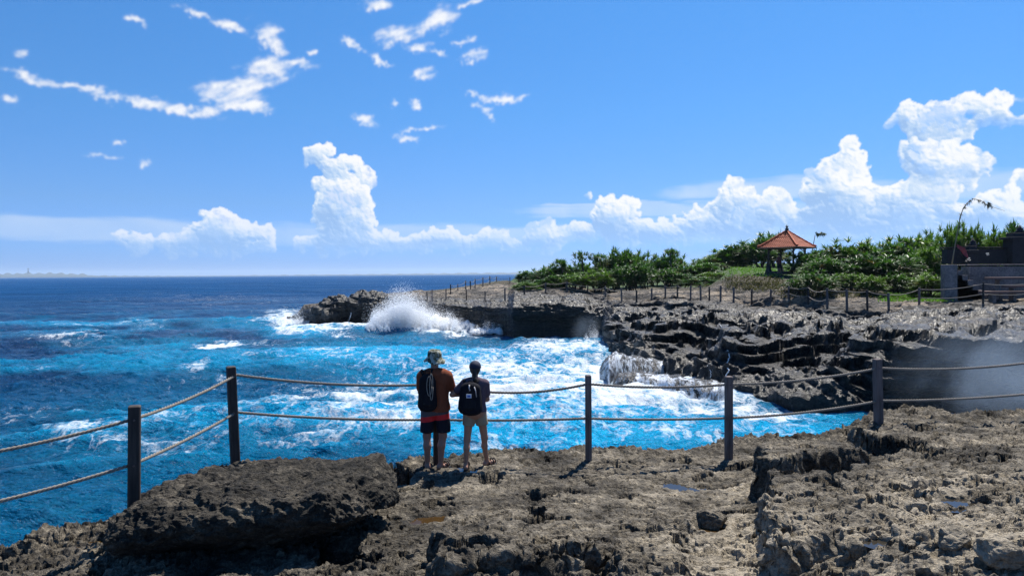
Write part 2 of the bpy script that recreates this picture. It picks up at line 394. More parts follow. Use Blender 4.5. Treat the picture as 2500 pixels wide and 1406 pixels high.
# ------------------------------------------------------------------ sea
def horizon_y(px): return 669 - (px - 1250) * 0.0066
def fan(px0, px1, nc, dist):
    """ground coordinates of a fan of nc bearings by the given distances"""
    px = np.linspace(px0, px1, nc); k = (px - 1250) / FPX
    D = np.repeat(np.asarray(dist)[:, None], nc, 1); return D * k[None], D, px
def pix(X, Y, Z):
    """photo pixel of world points"""
    v = np.stack([X, Y, Z - HC], -1) @ MM
    return 1250 + FPX * v[..., 0] / -v[..., 2], 703 - FPX * v[..., 1] / -v[..., 2]
def soft_spots(u, v, spec):
    """largest of soft elliptical patches; spec in photo pixels on the water"""
    r = np.zeros(u.shape, np.float32)
    for cx, cy, rx, ry, k in spec:
        r = np.maximum(r, k * np.clip(1.25 - np.sqrt(((u - cx) / rx) ** 2 + ((v - cy) / ry) ** 2), 0, 1))
    return r
def make_sea():
    dy = np.concatenate([np.linspace(760, 60, 700), np.geomspace(59.5, .35, 220)])
    X, Y, px = fan(-420, 2700, 1300, HC * FPX / dy)
    step = np.gradient(HC * FPX / dy)[:, None]            # row spacing, used to drop waves too short to be carried
    def keep(lam): return 1 / (1 + (2.2 * step / lam) ** 4)
    wx = 1.6 * fbm2(X / 14, Y / 14, 3); wy = 1.6 * fbm2(X / 14 + 60, Y / 14, 3)
    c, s = math.cos(.28), math.sin(.28); U, Wv = X * c + Y * s + wx, -X * s + Y * c + wy
    h = .24 * keep(20) * np.sin(Wv / 22 * 6.283 + 1.3 * fbm2(X / 40, Y / 40, 2)) + .30 * keep(14) * perlin2(U / 19, Wv / 8.5)
    h += .26 * keep(7) * (ridge2(U / 9.5, Wv / 4.6, 1) - .35)
    h += .185 * keep(3) * (ridge2(U / 4.2 + 9, Wv / 2.1, 1) - .35)
    h += .105 * keep(1.4) * (ridge2(X / 1.9, Y / 1.0, 1) - .35)
    h += .048 * keep(.7) * (ridge2(U / .85, Wv / .52, 1) - .3) + .016 * keep(.35) * ridge2(X / .4, Y / .27, 1)
    calm = 1 - .35 * sstep(X - Y * .05, 0, 14) * (1 - sstep(Y, 45, 70))
    u, v = pix(X, Y, 0 * X)
    wu = u + 70 * fbm2(X / 9, Y / 14, 4); wv = v + 16 * fbm2(X / 9 + 20, Y / 12, 4)
    foam = soft_spots(wu, wv, [(1250, 925, 460, 84, .74), (1560, 960, 280, 66, 1.0), (1500, 905, 220, 44, .92), (1400, 848, 210, 30, .80), (1180, 980, 540, 64, .70), (1420, 1035, 460, 50, .54), (1060, 930, 230, 30, .72), (950, 985, 200, 26, .66),
        (1720, 1000, 230, 26, .85), (1650, 975, 200, 22, 1.05), (1480, 905, 60, 60, .95), (1900, 1015, 180, 26, .80), (1940, 1040, 160, 24, .45), (1020, 810, 190, 15, .95), (1180, 800, 110, 14, .85), (840, 800, 110, 14, .85),
        (730, 785, 75, 26, 1.05), (690, 765, 90, 10, .65), (545, 843, 78, 15, .92), (470, 905, 60, 10, .50), (1340, 826, 130, 9, .55), (1470, 838, 60, 12, .85),
        (500, 730, 500, 22, .30), (260, 795, 230, 12, .42), (140, 830, 200, 16, .44), (900, 880, 240, 40, .42), (950, 1050, 260, 30, .46), (330, 1075, 330, 60, .36), (700, 1080, 260, 36, .46), (60, 1010, 160, 40, .36), (800, 960, 200, 40, .40),
        (2330, 1010, 160, 26, .62), (1830, 725, 60, 4, .3), (1700, 1060, 460, 40, .46), (1250, 1085, 340, 26, .48), (520, 930, 200, 20, .34), (650, 840, 200, 20, .36), (1000, 1000, 200, 36, .55), (850, 745, 120, 5, .35)])
    turq = soft_spots(wu, wv, [(1350, 950, 560, 130, .85), (1450, 1060, 620, 84, 1.15), (1950, 1050, 300, 60, 1.1), (1100, 900, 300, 60, .8), (900, 870, 260, 60, .72), (1050, 1040, 420, 70, .75), (420, 845, 260, 22, .5), (200, 795, 260, 14, .5), (500, 1080, 620, 170, .34), (150, 1250, 420, 170, .24), (600, 900, 420, 60, .24), (2350, 1010, 200, 40, .6), (730, 800, 120, 26, .7), (640, 790, 200, 14, .4)])
    crest = sstep(h, .10, .42)
    foam = np.clip(foam + .28 * crest * keep(4) * sstep(fbm2(X / 16 + 5, Y / 22, 3), .0, .55), 0, 1.2)
    turq = np.clip(turq + .42 * crest * sstep(v, 700, 900), 0, 1)
    h = h * calm
    faces = grid_faces(*X.shape)
    m, g = new_mat('sea_water')
    P = g.pos(); fo = g.attr('foam'); tq = g.attr('turq')
    # lacing of the foam: torn cells between thin white threads
    q = g.map(P, scale=(1.0, .62, 1), rot=(0, 0, .2))
    wp = g.vm('ADD', q, g.vm('SCALE', g.vm('SUBTRACT', g.noise(q, .55, 4, .6, out='Color'), (.5, .5, .5)), scale=2.2))
    n1 = g.noise(wp, .75, 6, .62); n2 = g.noise(wp, 2.3, 5, .62)
    th = g.math('SUBTRACT', 1.0, g.math('MULTIPLY', g.math('ABSOLUTE', g.math('SUBTRACT', n1, .5)), 5.2))
    th2 = g.math('SUBTRACT', 1.0, g.math('MULTIPLY', g.math('ABSOLUTE', g.math('SUBTRACT', n2, .5)), 4.6))
    lace = g.math('ADD', g.math('MULTIPLY', th, .60), g.math('MULTIPLY', th2, .48))
    solid = g.noise(wp, 1.3, 8, .68)
    f = g.math('ADD', g.math('MULTIPLY', fo, .88), g.math('ADD', g.math('MULTIPLY_ADD', lace, .74, -.90), g.math('MULTIPLY_ADD', solid, 1.2, -.60)))
    f = g.math('MULTIPLY', g.mr(f, .0, .55), g.mr(fo, .04, .26))
    fleck = g.mr(g.math('ADD', g.noise(g.map(P, scale=(1, .5, 1)), 3.0, 6, .72), g.math('MULTIPLY', fo, .10)), .72, .79)  # white flecks: scattered foam, and sun sparkle painted into the water colour
    f = g.math('MAXIMUM', f, g.math('MULTIPLY', fleck, .75))
    big = g.noise(g.map(P, scale=(.6, 1.3, 1)), .06, 5, .6)
    deep = g.mix(g.mr(big, .35, .65), (.0006, .024, .088), (.0014, .056, .162))
    band = g.noise(g.map(P, scale=(.10, 1, 1)), .035, 6, .7)
    deep = g.mix(g.math('MULTIPLY', g.mr(g.sep(P)[1], 60, 260), g.mr(band, .3, .7, .25, 1.0)), deep, (.0005, .058, .185))
    col = g.mix(g.math('MULTIPLY', tq, 1.0, clamp=True), deep, (.0, .40, .74))
    col = g.mix(g.math('MULTIPLY', g.mr(fo, .25, 1.0), .5), col, (.03, .32, .56))
    b1 = g.noise(g.map(P, scale=(1, 1.7, 1), rot=(0, 0, .25)), 2.4, 8, .66)
    b2 = g.noise(g.map(P, scale=(1, 1.8, 1), rot=(0, 0, -.1)), .40, 5, .6)
    nrm = g.bump(b2, .8, 1.8, g.bump(b1, 1.0, .42))
    py_ = g.sep(P)[1]
    rgh = g.math('MULTIPLY', g.mr(g.math('LOGARITHM', g.math('MAXIMUM', py_, 1.0), 10.0), 1.45, 2.7, .12, .50), g.mr(g.noise(g.map(P, scale=(.25, 1.4, 1)), .05, 6, .65), .3, .7, .72, 1.25))
    water = principled(g, col, rgh, nrm, g.mr(py_, 25, 220, .5, .06), IOR=1.33)
    white = principled(g, (.56, .61, .65), .9, g.bump(g.noise(P, 6, 6, .7), .8, .12), .2)
    ms = g.new('ShaderNodeMixShader'); g.put(ms.inputs[0], f); g.put(ms.inputs[1], water); g.put(ms.inputs[2], white)
    g.put(g.out.inputs[0], ms.outputs[0])
    h = h + .05 * np.clip(foam, 0, 1) * fbm2(X / .8, Y / .5, 3) * keep(.8)
    o = build('sea', np.stack([X, Y, h], -1), faces, m, attrs={'foam': foam, 'turq': turq})
    tag(o, kind='structure')
make_sea()
# ------------------------------------------------------------------ rock
def rock_mat(name, scale, dark, mid, light, rough=.85, spec=.35, bump=1.0, wet=0.0):
    m, g = new_mat(name); P = g.pos()
    la = g.attr('pale')
    q = g.vm('ADD', P, g.vm('SCALE', g.vm('SUBTRACT', g.noise(P, 1.6 / scale, 3, .6, out='Color'), (.5, .5, .5)), scale=.35 * scale))
    n1 = g.noise(q, 1.1 / scale, 8, .66); n2 = g.noise(g.map(q, scale=(1, 1, 2.2)), 5.5 / scale, 7, .68); n3 = g.noise(P, 26 / scale, 5, .7)
    pit = g.voro(q, 9.0 / scale); pit2 = g.voro(P, 24.0 / scale)
    f = g.math('ADD', g.math('MULTIPLY', n1, .75), g.math('ADD', g.math('MULTIPLY', n2, .75), g.math('MULTIPLY', n3, .45)))
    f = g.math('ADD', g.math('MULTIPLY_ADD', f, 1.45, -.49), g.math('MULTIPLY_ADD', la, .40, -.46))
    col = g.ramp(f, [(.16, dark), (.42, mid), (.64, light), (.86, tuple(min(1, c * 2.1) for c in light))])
    hgt = g.math('ADD', g.math('MULTIPLY', n2, .75), g.math('ADD', g.math('MULTIPLY', n3, .38), g.math('ADD', g.math('MULTIPLY', g.mr(pit, 0, .42), .32), g.math('MULTIPLY', g.mr(pit2, 0, .4), .14))))
    holes = g.math('MULTIPLY', g.mr(pit, .05, .26), g.mr(pit2, .0, .22, .45, 1.0))
    col = g.mix(g.mr(holes, 0, 1, .60, 0), col, tuple(c * .45 for c in dark))
    ro = g.math('MULTIPLY_ADD', n2, -wet, rough)
    g.put(g.out.inputs[0], principled(g, col, ro, g.bump(hgt, bump, .11 * scale), spec))
    return m
ROCK_FAR = rock_mat('wet_dark_rock', 2.4, (.006, .0055, .005), (.024, .020, .017), (.085, .074, .062), .62, .5, 1.0, .35)
ROCK_NEAR = rock_mat('pitted_limestone', .75, (.009, .008, .006), (.060, .051, .038), (.170, .146, .110), .85, .3, 1.0)

# stations of the far headland: photo column -> (row, distance) going up from the water; None distance = on the water
STN = [
 (716, [(775, 86), (775, 86.3), (776, 86.8), (778, 87.5), (780, 88), (782, 89), (784, 90), (786, 92), (788, 94)]),
 (742, [(780, 83), (769, 83.3), (762, 84), (758, 85), (752, 88), (748, 91), (747, 94), (746, 98), (744, 104)]),
 (770, [(788, 79), (776, 79.6), (762, 80), (757, 81), (750, 83), (747, 86), (746, 90), (745, 95), (743, 102)]),
 (800, [(790, 78), (768, 78.6), (748, 79.5), (734, 81), (730, 83), (728, 86), (728, 88), (730, 92), (735, 98)]),
 (838, [(790, 78), (768, 78.8), (742, 79.5), (729, 81), (727, 83), (726, 86), (726, 88), (728, 92), (733, 98)]),
 (850, [(788, 78), (770, 79), (750, 80), (737, 82), (733, 84), (731, 87), (730, 90), (731, 94), (735, 100)]),
 (870, [(787, 78), (764, 78.8), (741, 79.5), (727, 81), (725, 83), (724, 86), (724, 88), (726, 92), (731, 98)]),
 (940, [(792, 76), (768, 76.6), (742, 77.3), (727, 79), (723, 82), (721, 86), (720, 90), (720, 94), (724, 102)]),
 (1010, [(797, 74), (770, 74.3), (744, 74.5), (737, 76), (729, 80), (722, 85), (716, 93), (713, 100), (716, 112)]),
 (1060, [(799, 73), (772, 73.2), (746, 73.4), (741, 75), (733, 80), (725, 87), (715, 97), (709, 106), (711, 120)]),
 (1120, [(802, 71.5), (774, 71.6), (749, 71.8), (743, 73.5), (734, 79), (722, 89), (709, 103), (700, 113), (703, 128)]),
 (1180, [(806, 69.5), (776, 69.5), (752, 69.6), (744, 71.5), (735, 78), (718, 92), (702, 107), (692, 118), (696, 132)]),
 (1240, [(812, 66.5), (780, 66.5), (756, 66.3), (746, 68.5), (736, 76), (716, 92), (699, 108), (684, 122), (690, 140)]),
 (1256, [(816, 65), (783, 65), (758, 64.5), (742, 65), (718, 71), (712, 80), (700, 95), (690, 110), (680, 140)]),
 (1340, [(817, 64.5), (785, 64.5), (760, 64), (738, 64.2), (717, 70), (713, 74), (708, 80), (700, 92), (664, 140)]),
 (1425, [(818, 64), (788, 64), (764, 63.6), (742, 63.6), (719, 69), (716, 72), (711, 78), (700, 90), (660, 140)]),
 (1440, [(820, 63.5), (790, 63.5), (768, 63.2), (756, 63.5), (738, 66), (725, 70), (715, 77), (704, 88), (660, 140)]),
 (1482, [(824, 62), (800, 62), (780, 61.5), (764, 62), (745, 63.5), (727, 68), (717, 75), (706, 86), (660, 140)]),
 (1496, [(866, 48.5), (835, 50), (806, 53), (782, 56), (752, 60), (731, 65), (718, 73), (705, 85), (660, 140)]),
 (1540, [(880, 45), (838, 47), (808, 49.5), (783, 53), (757, 57.5), (735, 62), (718, 71), (704, 84), (660, 140)]),
 (1600, [(900, 41), (845, 44), (810, 47), (786, 50.5), (760, 55), (733, 60), (717, 69), (703, 82), (660, 140)]),
 (1660, [(926, 36.8), (862, 40.5), (815, 45), (790, 48.5), (764, 53), (728, 60), (713, 67), (702, 80), (660, 140)]),
 (1720, [(938, 35), (880, 38), (822, 43), (796, 46.5), (766, 52), (731, 59.5), (711, 66), (701, 78), (655, 140)]),
 (1790, [(962, 32.2), (892, 35), (832, 39.5), (803, 43.5), (768, 50), (737, 57.5), (706, 62), (668, 66), (641, 140)]),
 (1850, [(975, 30.8), (900, 33.5), (838, 38), (805, 42.5), (770, 49), (740, 56), (707, 60.5), (669, 65), (641, 140)]),
 (1900, [(986, 29.7), (905, 32.5), (842, 37), (806, 42), (770, 48.5), (740, 55.5), (708, 59.5), (670, 64), (643, 140)]),
 (1960, [(998, 28.6), (915, 31.4), (846, 36), (806, 41), (772, 48), (742, 54), (712, 58), (682, 61.5), (643, 140)]),
 (2020, [(1003, 28.1), (930, 30.2), (850, 34.5), (802, 40), (776, 45), (751, 49), (722, 55), (680, 60), (640, 140)]),
 (2090, [(1000, 28.1), (940, 29), (862, 32.5), (800, 38), (778, 43), (757, 47), (729, 53), (690, 59), (640, 140)]),
 (2150, [(1000, 28), (940, 28.3), (858, 30), (798, 36), (778, 42), (757, 46.5), (732, 52), (700, 58), (640, 140)]),
 (2210, [(1000, 28), (945, 27.7), (850, 28.2), (795, 34.5), (772, 41), (752, 47), (734, 51), (715, 56), (640, 140)]),
 (2330, [(1000, 27.8), (945, 27.3), (842, 27.6), (796, 34), (768, 42), (745, 48), (732, 52), (722, 56), (640, 140)]),
 (2500, [(1000, 27.3), (945, 26.8), (838, 27.2), (794, 34), (766, 42), (742, 47.5), (728, 52), (715, 58), (640, 140)]),
 (2800, [(1000, 27), (945, 26.5), (836, 27), (794, 34), (766, 42), (742, 47.5), (728, 52), (715, 58), (640, 140)]),
]
def make_headland():
    pxs = np.array([s[0] for s in STN], float)
    K = len(STN[0][1])
    nodes = np.zeros((K + 2, len(STN), 3))
    for j, (x, rows) in enumerate(STN):
        for k, (y, d) in enumerate(rows):
            nodes[k + 1, j] = atz(x, y, 0.0) if k == 0 else at(x, y, d)
        a = nodes[1, j].copy(); a[:2] *= (a[1] - .6) / a[1]; a[2] = -1.6; nodes[0, j] = a
        b = nodes[K, j].copy()
        if x < 1250: b[:2] *= (b[1] + 6) / b[1]; b[2] = -1.5
        else: b[:2] *= (b[1] + 60) / b[1]; b[2] -= 1.0
        nodes[K + 1, j] = b
    # how many rows between the key lines
    cnt = [10, 46, 46, 40, 46, 46, 34, 26, 24, 8]
    tt = np.concatenate([np.arange(n) / n + k for k, n in enumerate(cnt)] + [[K + 1.0]])
    nc = 1250; xs = np.linspace(700, 2800, nc)
    def interp_cols(arr):          # (stations,3) -> (nc,3) in distance/height so the fan stays true
        return np.stack([np.interp(xs, pxs, arr[:, i]) for i in range(arr.shape[1])], -1)
    cols = []
    for k in range(K + 2):
        dz = np.stack([nodes[k, :, 1], nodes[k, :, 2]], -1); cols.append(interp_cols(dz))
    cols = np.array(cols)          # K+2, nc, 2
    i0 = np.clip(np.floor(tt).astype(int), 0, K); f = (tt - i0)[:, None, None]
    DZ = cols[i0] * (1 - f) + cols[i0 + 1] * f
    # light smoothing along the profile so the key lines do not read as creases
    for _ in range(3): DZ[1:-1] = .25 * DZ[:-2] + .5 * DZ[1:-1] + .25 * DZ[2:]
    kx = (xs - 1250) / FPX
    X = DZ[..., 0] * kx[None]; Y = DZ[..., 0]; Z = DZ[..., 1]
    P = np.stack([X, Y, Z], -1)
    T = np.repeat(tt[:, None], nc, 1)
    # outward direction from the smooth form
    n = np.cross(np.gradient(P, axis=1), np.gradient(P, axis=0)); n /= np.linalg.norm(n, axis=-1, keepdims=True) + 1e-9
    for a in (0, 1):
        for _ in range(4): n = (n + np.roll(n, 1, a) + np.roll(n, -1, a)) / 3
    n /= np.linalg.norm(n, axis=-1, keepdims=True) + 1e-9
    wall = sstep(T, .6, 1.2) * (1 - sstep(T, 3.2, 4.6)); top = sstep(T, 3.0, 4.5) * (1 - sstep(T, 7.2, 8.0))
    wl = np.interp(xs, [700, 760, 800, 960, 1010, 1440, 1482, 1500, 1560, 2080, 2160, 2300, 2800], [.3, .5, 1.0, .9, .30, .25, .35, .9, 1.15, 1.1, .7, .4, .4])[None]     # smooth cut cliff or rugged slope
    big = fbm3(P / np.array([3.2, 3.2, 2.2]), 3); med = ridge3(P / np.array([1.5, 1.5, 1.0]) + 5, 3); jag = ridge3(P / np.array([.62, .62, .34]) + 11, 3, gain=.55); fine = fbm3(P / .20, 2)
    strata = ridge3(np.stack([X / 7, Y / 7, Z / .55 + .25 * fbm2(X / 3, Y / 3, 3)], -1), 2)
    disp = wall * wl * (.72 * big + .26 * med + .07 * jag + .03 * fine) + wall * (.24 * strata * (.4 + .6 * wl.clip(0, 1)) + .03 * jag)
    # terraces of the plateau
    ph = .55 * fbm2(X / 9, Y / 5.5, 4) + .25 * fbm2(X / 3, Y / 2, 3)
    stp = .24; q = ph / stp; qi = np.floor(q); fr = q - qi
    terr = (qi + sstep(fr, .72, 1.0)) * stp
    zadd = top * (.62 * terr + .06 * jag * (1.2 - .5 * sstep(T, 5, 6)) + .045 * med + .02 * fine)
    slope = sstep(T, 2.2, 3.2) * (1 - sstep(T, 4.6, 5.6))
    zadd += slope * (.04 * jag + .12 * med * (xs > 1480)[None] + .30 * terr)
    back = sstep(T, 7.2, 8.2)
    zadd += back * .12 * fbm2(X / 6, Y / 6, 3)
    # bedding: the rugged slope breaks into ledges, treads lit and risers in shade
    P0 = P + n * disp[..., None]
    bed = sstep(T, 1.3, 2.2) * (1 - sstep(T, 6.0, 6.6)) * (.25 + .75 * sstep(xs, 1440, 1560)[None])
    bn = .42 * fbm3(P0 / np.array([5.0, 4.0, 3.0]) + 3, 3) + .10 * fbm3(P0 / np.array([.9, .9, .9]), 2); sp = .58
    qz = (P0[..., 2] + bn) / sp; qzi = np.floor(qz); fr_ = qz - qzi; zt = (qzi + sstep(fr_, .74, .98)) * sp - bn
    zadd += .82 * bed * (zt - P0[..., 2]); cav = .55 * bed * np.exp(-((fr_ - .70) / .13) ** 2)
    bed2 = sstep(T, 2.9, 3.4) * (1 - sstep(T, 6.8, 7.2)); bn2 = .34 * fbm3(P0 / np.array([5.0, 3.0, 3.0]) + 23, 4) + .05 * fbm3(P0 / .5, 2); sp2 = .21
    qz = (P0[..., 2] + zadd + bn2) / sp2; qzi = np.floor(qz); zt = (qzi + sstep(qz - qzi, .55, .98)) * sp2 - bn2
    zadd += .50 * bed2 * (zt - P0[..., 2] - zadd)
    # recess under the upper ledge on the right
    rec = (sstep(X, 11.5, 13.5) + .8 * sstep(xs, 1690, 1740)[None] * (1 - sstep(xs, 1860, 1900)[None])) * np.exp(-((T - 3.55) / .25) ** 2)
    P = P + n * disp[..., None]; P[..., 2] += zadd
    P[..., 1] += rec * 1.3 + cav
    P[..., 0] += .06 * fbm3(P / .7 + 40, 2); P[..., 1] += .10 * fbm3(P / .7 + 80, 2)
    pale = sstep(T, 4.9, 6.6) * (.80 + .80 * fbm2(X / 3.2, Y / 2.2, 4)) - .05 * sstep(T, 3.2, 4.4) - .12 + .18 * sstep(fbm3(P / .9, 3), .0, .6) * wl * wall
    wet = (1 - sstep(P[..., 2], .2, 1.3)); pale = pale - .35 * wet * wall - .25 * wall * (1 - wl.clip(0, 1))
    grassy = np.zeros_like(X)
    # paths of soil and turf behind
    m, g = new_mat('headland_ground'); Pn = g.pos()
    tt_ = g.attr('along')
    def copy_rock(dark, mid, light, scale):
        la = g.attr('pale')
        qv = g.vm('ADD', Pn, g.vm('SCALE', g.vm('SUBTRACT', g.noise(Pn, 1.6 / scale, 3, .6, out='Color'), (.5, .5, .5)), scale=.35 * scale))
        n1 = g.noise(qv, 1.1 / scale, 8, .66); n2 = g.noise(g.map(qv, scale=(1, 1, 2.6)), 5.5 / scale, 7, .68); n3 = g.noise(Pn, 22 / scale, 5, .7)
        pit = g.voro(qv, 8.0 / scale)
        ff = g.math('ADD', g.math('MULTIPLY', n1, .75), g.math('ADD', g.math('MULTIPLY', n2, .85), g.math('MULTIPLY', n3, .5)))
        ff = g.math('ADD', g.math('MULTIPLY_ADD', ff, 1.4, -.42), g.math('MULTIPLY_ADD', la, .34, -.64))
        col = g.ramp(ff, [(.15, dark), (.40, mid), (.62, light), (.85, (.25, .20, .145))])
        hgt = g.math('ADD', g.math('MULTIPLY', n2, .8), g.math('ADD', g.math('MULTIPLY', n3, .4), g.math('MULTIPLY', g.mr(pit, 0, .45), .35)))
        col = g.mix(g.mr(pit, .02, .22, .6, 0), col, tuple(c * .5 for c in dark))
        return col, hgt, n2
    col, hgt, n2 = copy_rock((.0045, .004, .0037), (.021, .018, .0155), (.100, .087, .074), 3.2)
    soil = g.mix(g.noise(Pn, 1.5, 6, .65), (.026, .020, .012), (.075, .062, .030))
    gn = g.noise(Pn, .7, 6, .7)
    turf = g.mix(gn, (.022, .052, .007), (.058, .100, .015))
    col = g.mix(g.mr(g.math('ADD', tt_, g.math('MULTIPLY_ADD', gn, .5, -.25)), 7.05, 7.35), col, soil)
    col = g.mix(g.mr(tt_, 7.9, 8.05), col, turf)
    rough = g.math('ADD', g.mr(tt_, 4.9, 6.2, .42, .9), g.math('MULTIPLY_ADD', n2, -.3, .15))
    g.put(g.out.inputs[0], principled(g, col, rough, g.bump(hgt, 1.0, .30), .45))
    o = build('headland', P, grid_faces(*X.shape), m, attrs={'pale': pale, 'along': T})
    tag(o, kind='structure')
    return P, xs, tt
HEAD_P, HEAD_X, HEAD_T = make_headland()
def head_z(x, y):
    """height of the headland at a ground point"""
    j = np.clip(np.searchsorted(HEAD_X, 1250 + FPX * x / y), 0, len(HEAD_X) - 1)
    c = HEAD_P[:, j]; c = c[HEAD_T > 3.0]
    return float(np.interp(y, c[:, 1], c[:, 2]))
def head_at(px, py, lo=35):
    """where the sight line of a photo pixel meets the headland's upper surface"""
    d = ray(px, py); d = d / d[1]
    ys = np.linspace(lo, 130, 1500); zz = HC + ys * d[2]
    j = int(np.clip(np.searchsorted(HEAD_X, px), 0, len(HEAD_X) - 1)); c = HEAD_P[:, j]; c = c[HEAD_T > 3.0]
    g = np.interp(ys, c[:, 1], c[:, 2]); hit = np.nonzero(zz <= g)[0]
    k = hit[0] if len(hit) else len(ys) - 1
    return np.array([d[0] * ys[k], ys[k], g[k]])
# ------------------------------------------------------------------ near rock shelf
# heights read off the photograph: (column, row, height)
CTRL = [(1436, 1127, 2.59), (1779, 1128, 2.50), (2147, 1083, 2.67), (577, 1130, 2.81), (1062, 1133, 2.57), (1165, 1133, 2.56), (2220, 1000, 3.02), (2420, 1035, 2.95),
        (1000, 1300, 2.50), (600, 1400, 2.42), (100, 1350, 2.25), (0, 1406, 2.20), (1300, 1230, 2.55), (1650, 1200, 2.47), (2300, 1150, 2.85), (2500, 1150, 3.05), (1990, 1120, 2.68),
        (2500, 1300, 3.35), (2150, 1200, 2.95), (1700, 1330, 2.62), (1250, 1400, 2.62), (330, 1285, 2.50), (150, 1290, 2.32), (850, 1150, 2.60), (2600, 1050, 3.0), (-200, 1450, 2.1), (1600, 1500, 2.7), (2500, 1600, 3.5)]
# rim of the shelf against the water
EDGE = [(-700, 1590, 2.0), (-420, 1500, 2.05), (-200, 1420, 2.1), (0, 1335, 2.2), (120, 1280, 2.32), (228, 1245, 2.45), (300, 1215, 2.55), (420, 1165, 2.72), (560, 1132, 2.80), (700, 1122, 2.75), (850, 1128, 2.62), (930, 1130, 2.58), (1000, 1112, 2.6), (1100, 1104, 2.6), (1250, 1090, 2.6), (1430, 1090, 2.6),
        (1552, 1090, 2.62), (1566, 1104, 2.55), (1580, 1104, 2.55), (1596, 1092, 2.6), (1680, 1090, 2.6), (1780, 1066, 2.62), (1900, 1066, 2.62), (2050, 1063, 2.62), (2085, 1038, 2.75), (2140, 1012, 2.9), (2215, 992, 3.02), (2300, 1008, 2.98), (2400, 1018, 2.92), (2432, 1027, 2.88), (2455, 1014, 2.93), (2500, 998, 3.05), (2700, 985, 3.1), (2900, 980, 3.1), (3500, 990, 3.1)]
PUD = []
PUDDLES = [(1652, 1184, .26, .12, 0, 'sky blue puddle on the bare rock below the middle fence posts'), (1045, 1266, .20, .08, 1, 'orange tinted puddle right of the big leaning slab'), (1140, 1143, .16, .08, 0, 'small puddle by the sandals of the two people'),
           (1735, 1292, .16, .07, 1, 'brownish puddle beside the knobbly brown stone'), (2330, 1212, .26, .13, 0, 'shallow glinting puddle high on the right ledge'), (2155, 1318, .12, .06, 0, 'tiny puddle on the pale ledge near the bottom edge'), (245, 1332, .18, .08, 1, 'rusty puddle on the low rock left of the leaning slab')]
def px_poly(pts): return [tuple(atz(x, y, z)[:2]) for x, y, z in pts]
def make_shelf():
    # fine spacing in the picture: equal steps of bearing and of 1/distance
    inv = np.linspace(1 / 15.0, 1 / 3.6, 700)[::-1]
    X, Y, px = fan(-700, 3500, 2050, 1 / inv[::-1])
    c = np.array([atz(*q) for q in CTRL]); 
    num = np.zeros_like(X); den = np.zeros_like(X)
    for q in c:
        w = 1 / (((X - q[0]) ** 2 + (Y - q[1]) ** 2) + .35) ** 1.6; num += w * q[2]; den += w
    Zb = num / den
    e = np.array([atz(*q) for q in EDGE]); ex = np.array([q[0] for q in EDGE], float)
    ed = np.interp(px, ex, e[:, 1])[None]
    # raised blocks, hollows: polygons in photo pixels, given height
    def step(Zb, pts, z, soft=.05, jag=.10, mode='max', tilt=(0, 0)):
        p = px_poly(pts); s = poly_sdf(X, Y, p) + jag * fbm2(X / .42, Y / .42, 2)
        cx = sum(q[0] for q in p) / len(p); cy = sum(q[1] for q in p) / len(p)
        t = sstep(s, 0, soft); zt = z + tilt[0] * (X - cx) + tilt[1] * (Y - cy)
        return np.maximum(Zb, Zb * (1 - t) + zt * t) if mode == 'max' else np.minimum(Zb, Zb * (1 - t) + zt * t)
    n_lo = fbm2(X / 1.3, Y / .9, 4); n_md = fbm2(X / .45 + 7, Y / .32, 4)
    Zs = Zb + .05 * n_lo
    Zs = step(Zs, [(1838, 1262, 2.42), (1890, 1270, 2.42), (1990, 1215, 2.5), (2120, 1170, 2.6), (2090, 1120, 2.7), (1960, 1100, 2.7), (1846, 1135, 2.5)], 3.04, .13, .10, tilt=(.02, -.14))
    Zs = step(Zs, [(1880, 1275, 2.45), (1842, 1350, 2.45), (1838, 1495, 2.45), (2010, 1490, 2.45), (2190, 1500, 2.45), (2290, 1600, 2.5), (3600, 1900, 2.5), (3600, 1180, 2.9), (2200, 1150, 2.9), (2010, 1235, 2.7)], 3.16, .17, .20, tilt=(.05, .02))
    Zs = step(Zs, [(1045, 1452, 2.45), (1060, 1382, 2.45), (1160, 1352, 2.45), (1290, 1345, 2.45), (1345, 1392, 2.45), (1480, 1398, 2.45), (1500, 1436, 2.45), (1380, 1462, 2.45), (1180, 1450, 2.45)], 2.84, .15, .20, tilt=(-.03, .03))
    Zs = step(Zs, [(1480, 1470, 2.45), (1500, 1400, 2.45), (1640, 1390, 2.45), (1700, 1450, 2.45), (1650, 1520, 2.45)], 2.76, .16, .20)
    Zs = step(Zs, [(1290, 1435, 2.45), (1340, 1405, 2.45), (1480, 1415, 2.45), (1470, 1450, 2.45)], 2.40, .10, .15, 'min')
    Zs = step(Zs, [(1580, 1330, 2.5), (1700, 1330, 2.5), (1720, 1300, 2.5), (1690, 1268, 2.5), (1600, 1275, 2.5)], 2.72, .06, .1)
    Zs = step(Zs, [(2060, 1092, 2.7), (2300, 1130, 2.8), (2500, 1175, 3.0), (3500, 1175, 3.0), (3500, 1000, 3.1), (2200, 1005, 3.0)], 3.02, .10, .16)
    Zs = step(Zs, [(940, 1190, 2.5), (1000, 1190, 2.5), (1012, 1160, 2.5), (960, 1142, 2.5), (930, 1150, 2.5)], 2.22, .08, .08, 'min')
    Zs = step(Zs, [(1002, 1208, 2.5), (1062, 1202, 2.5), (1064, 1188, 2.5), (1015, 1185, 2.5)], 2.28, .06, .08, 'min')
    Zs = step(Zs, [(1296, 1268, 2.5), (1335, 1270, 2.5), (1340, 1248, 2.5), (1300, 1246, 2.5)], 2.36, .05, .06, 'min')
    Zs = step(Zs, [(760, 1400, 2.4), (900, 1390, 2.4), (880, 1330, 2.4), (760, 1320, 2.4)], 2.18, .15, .1, 'min')
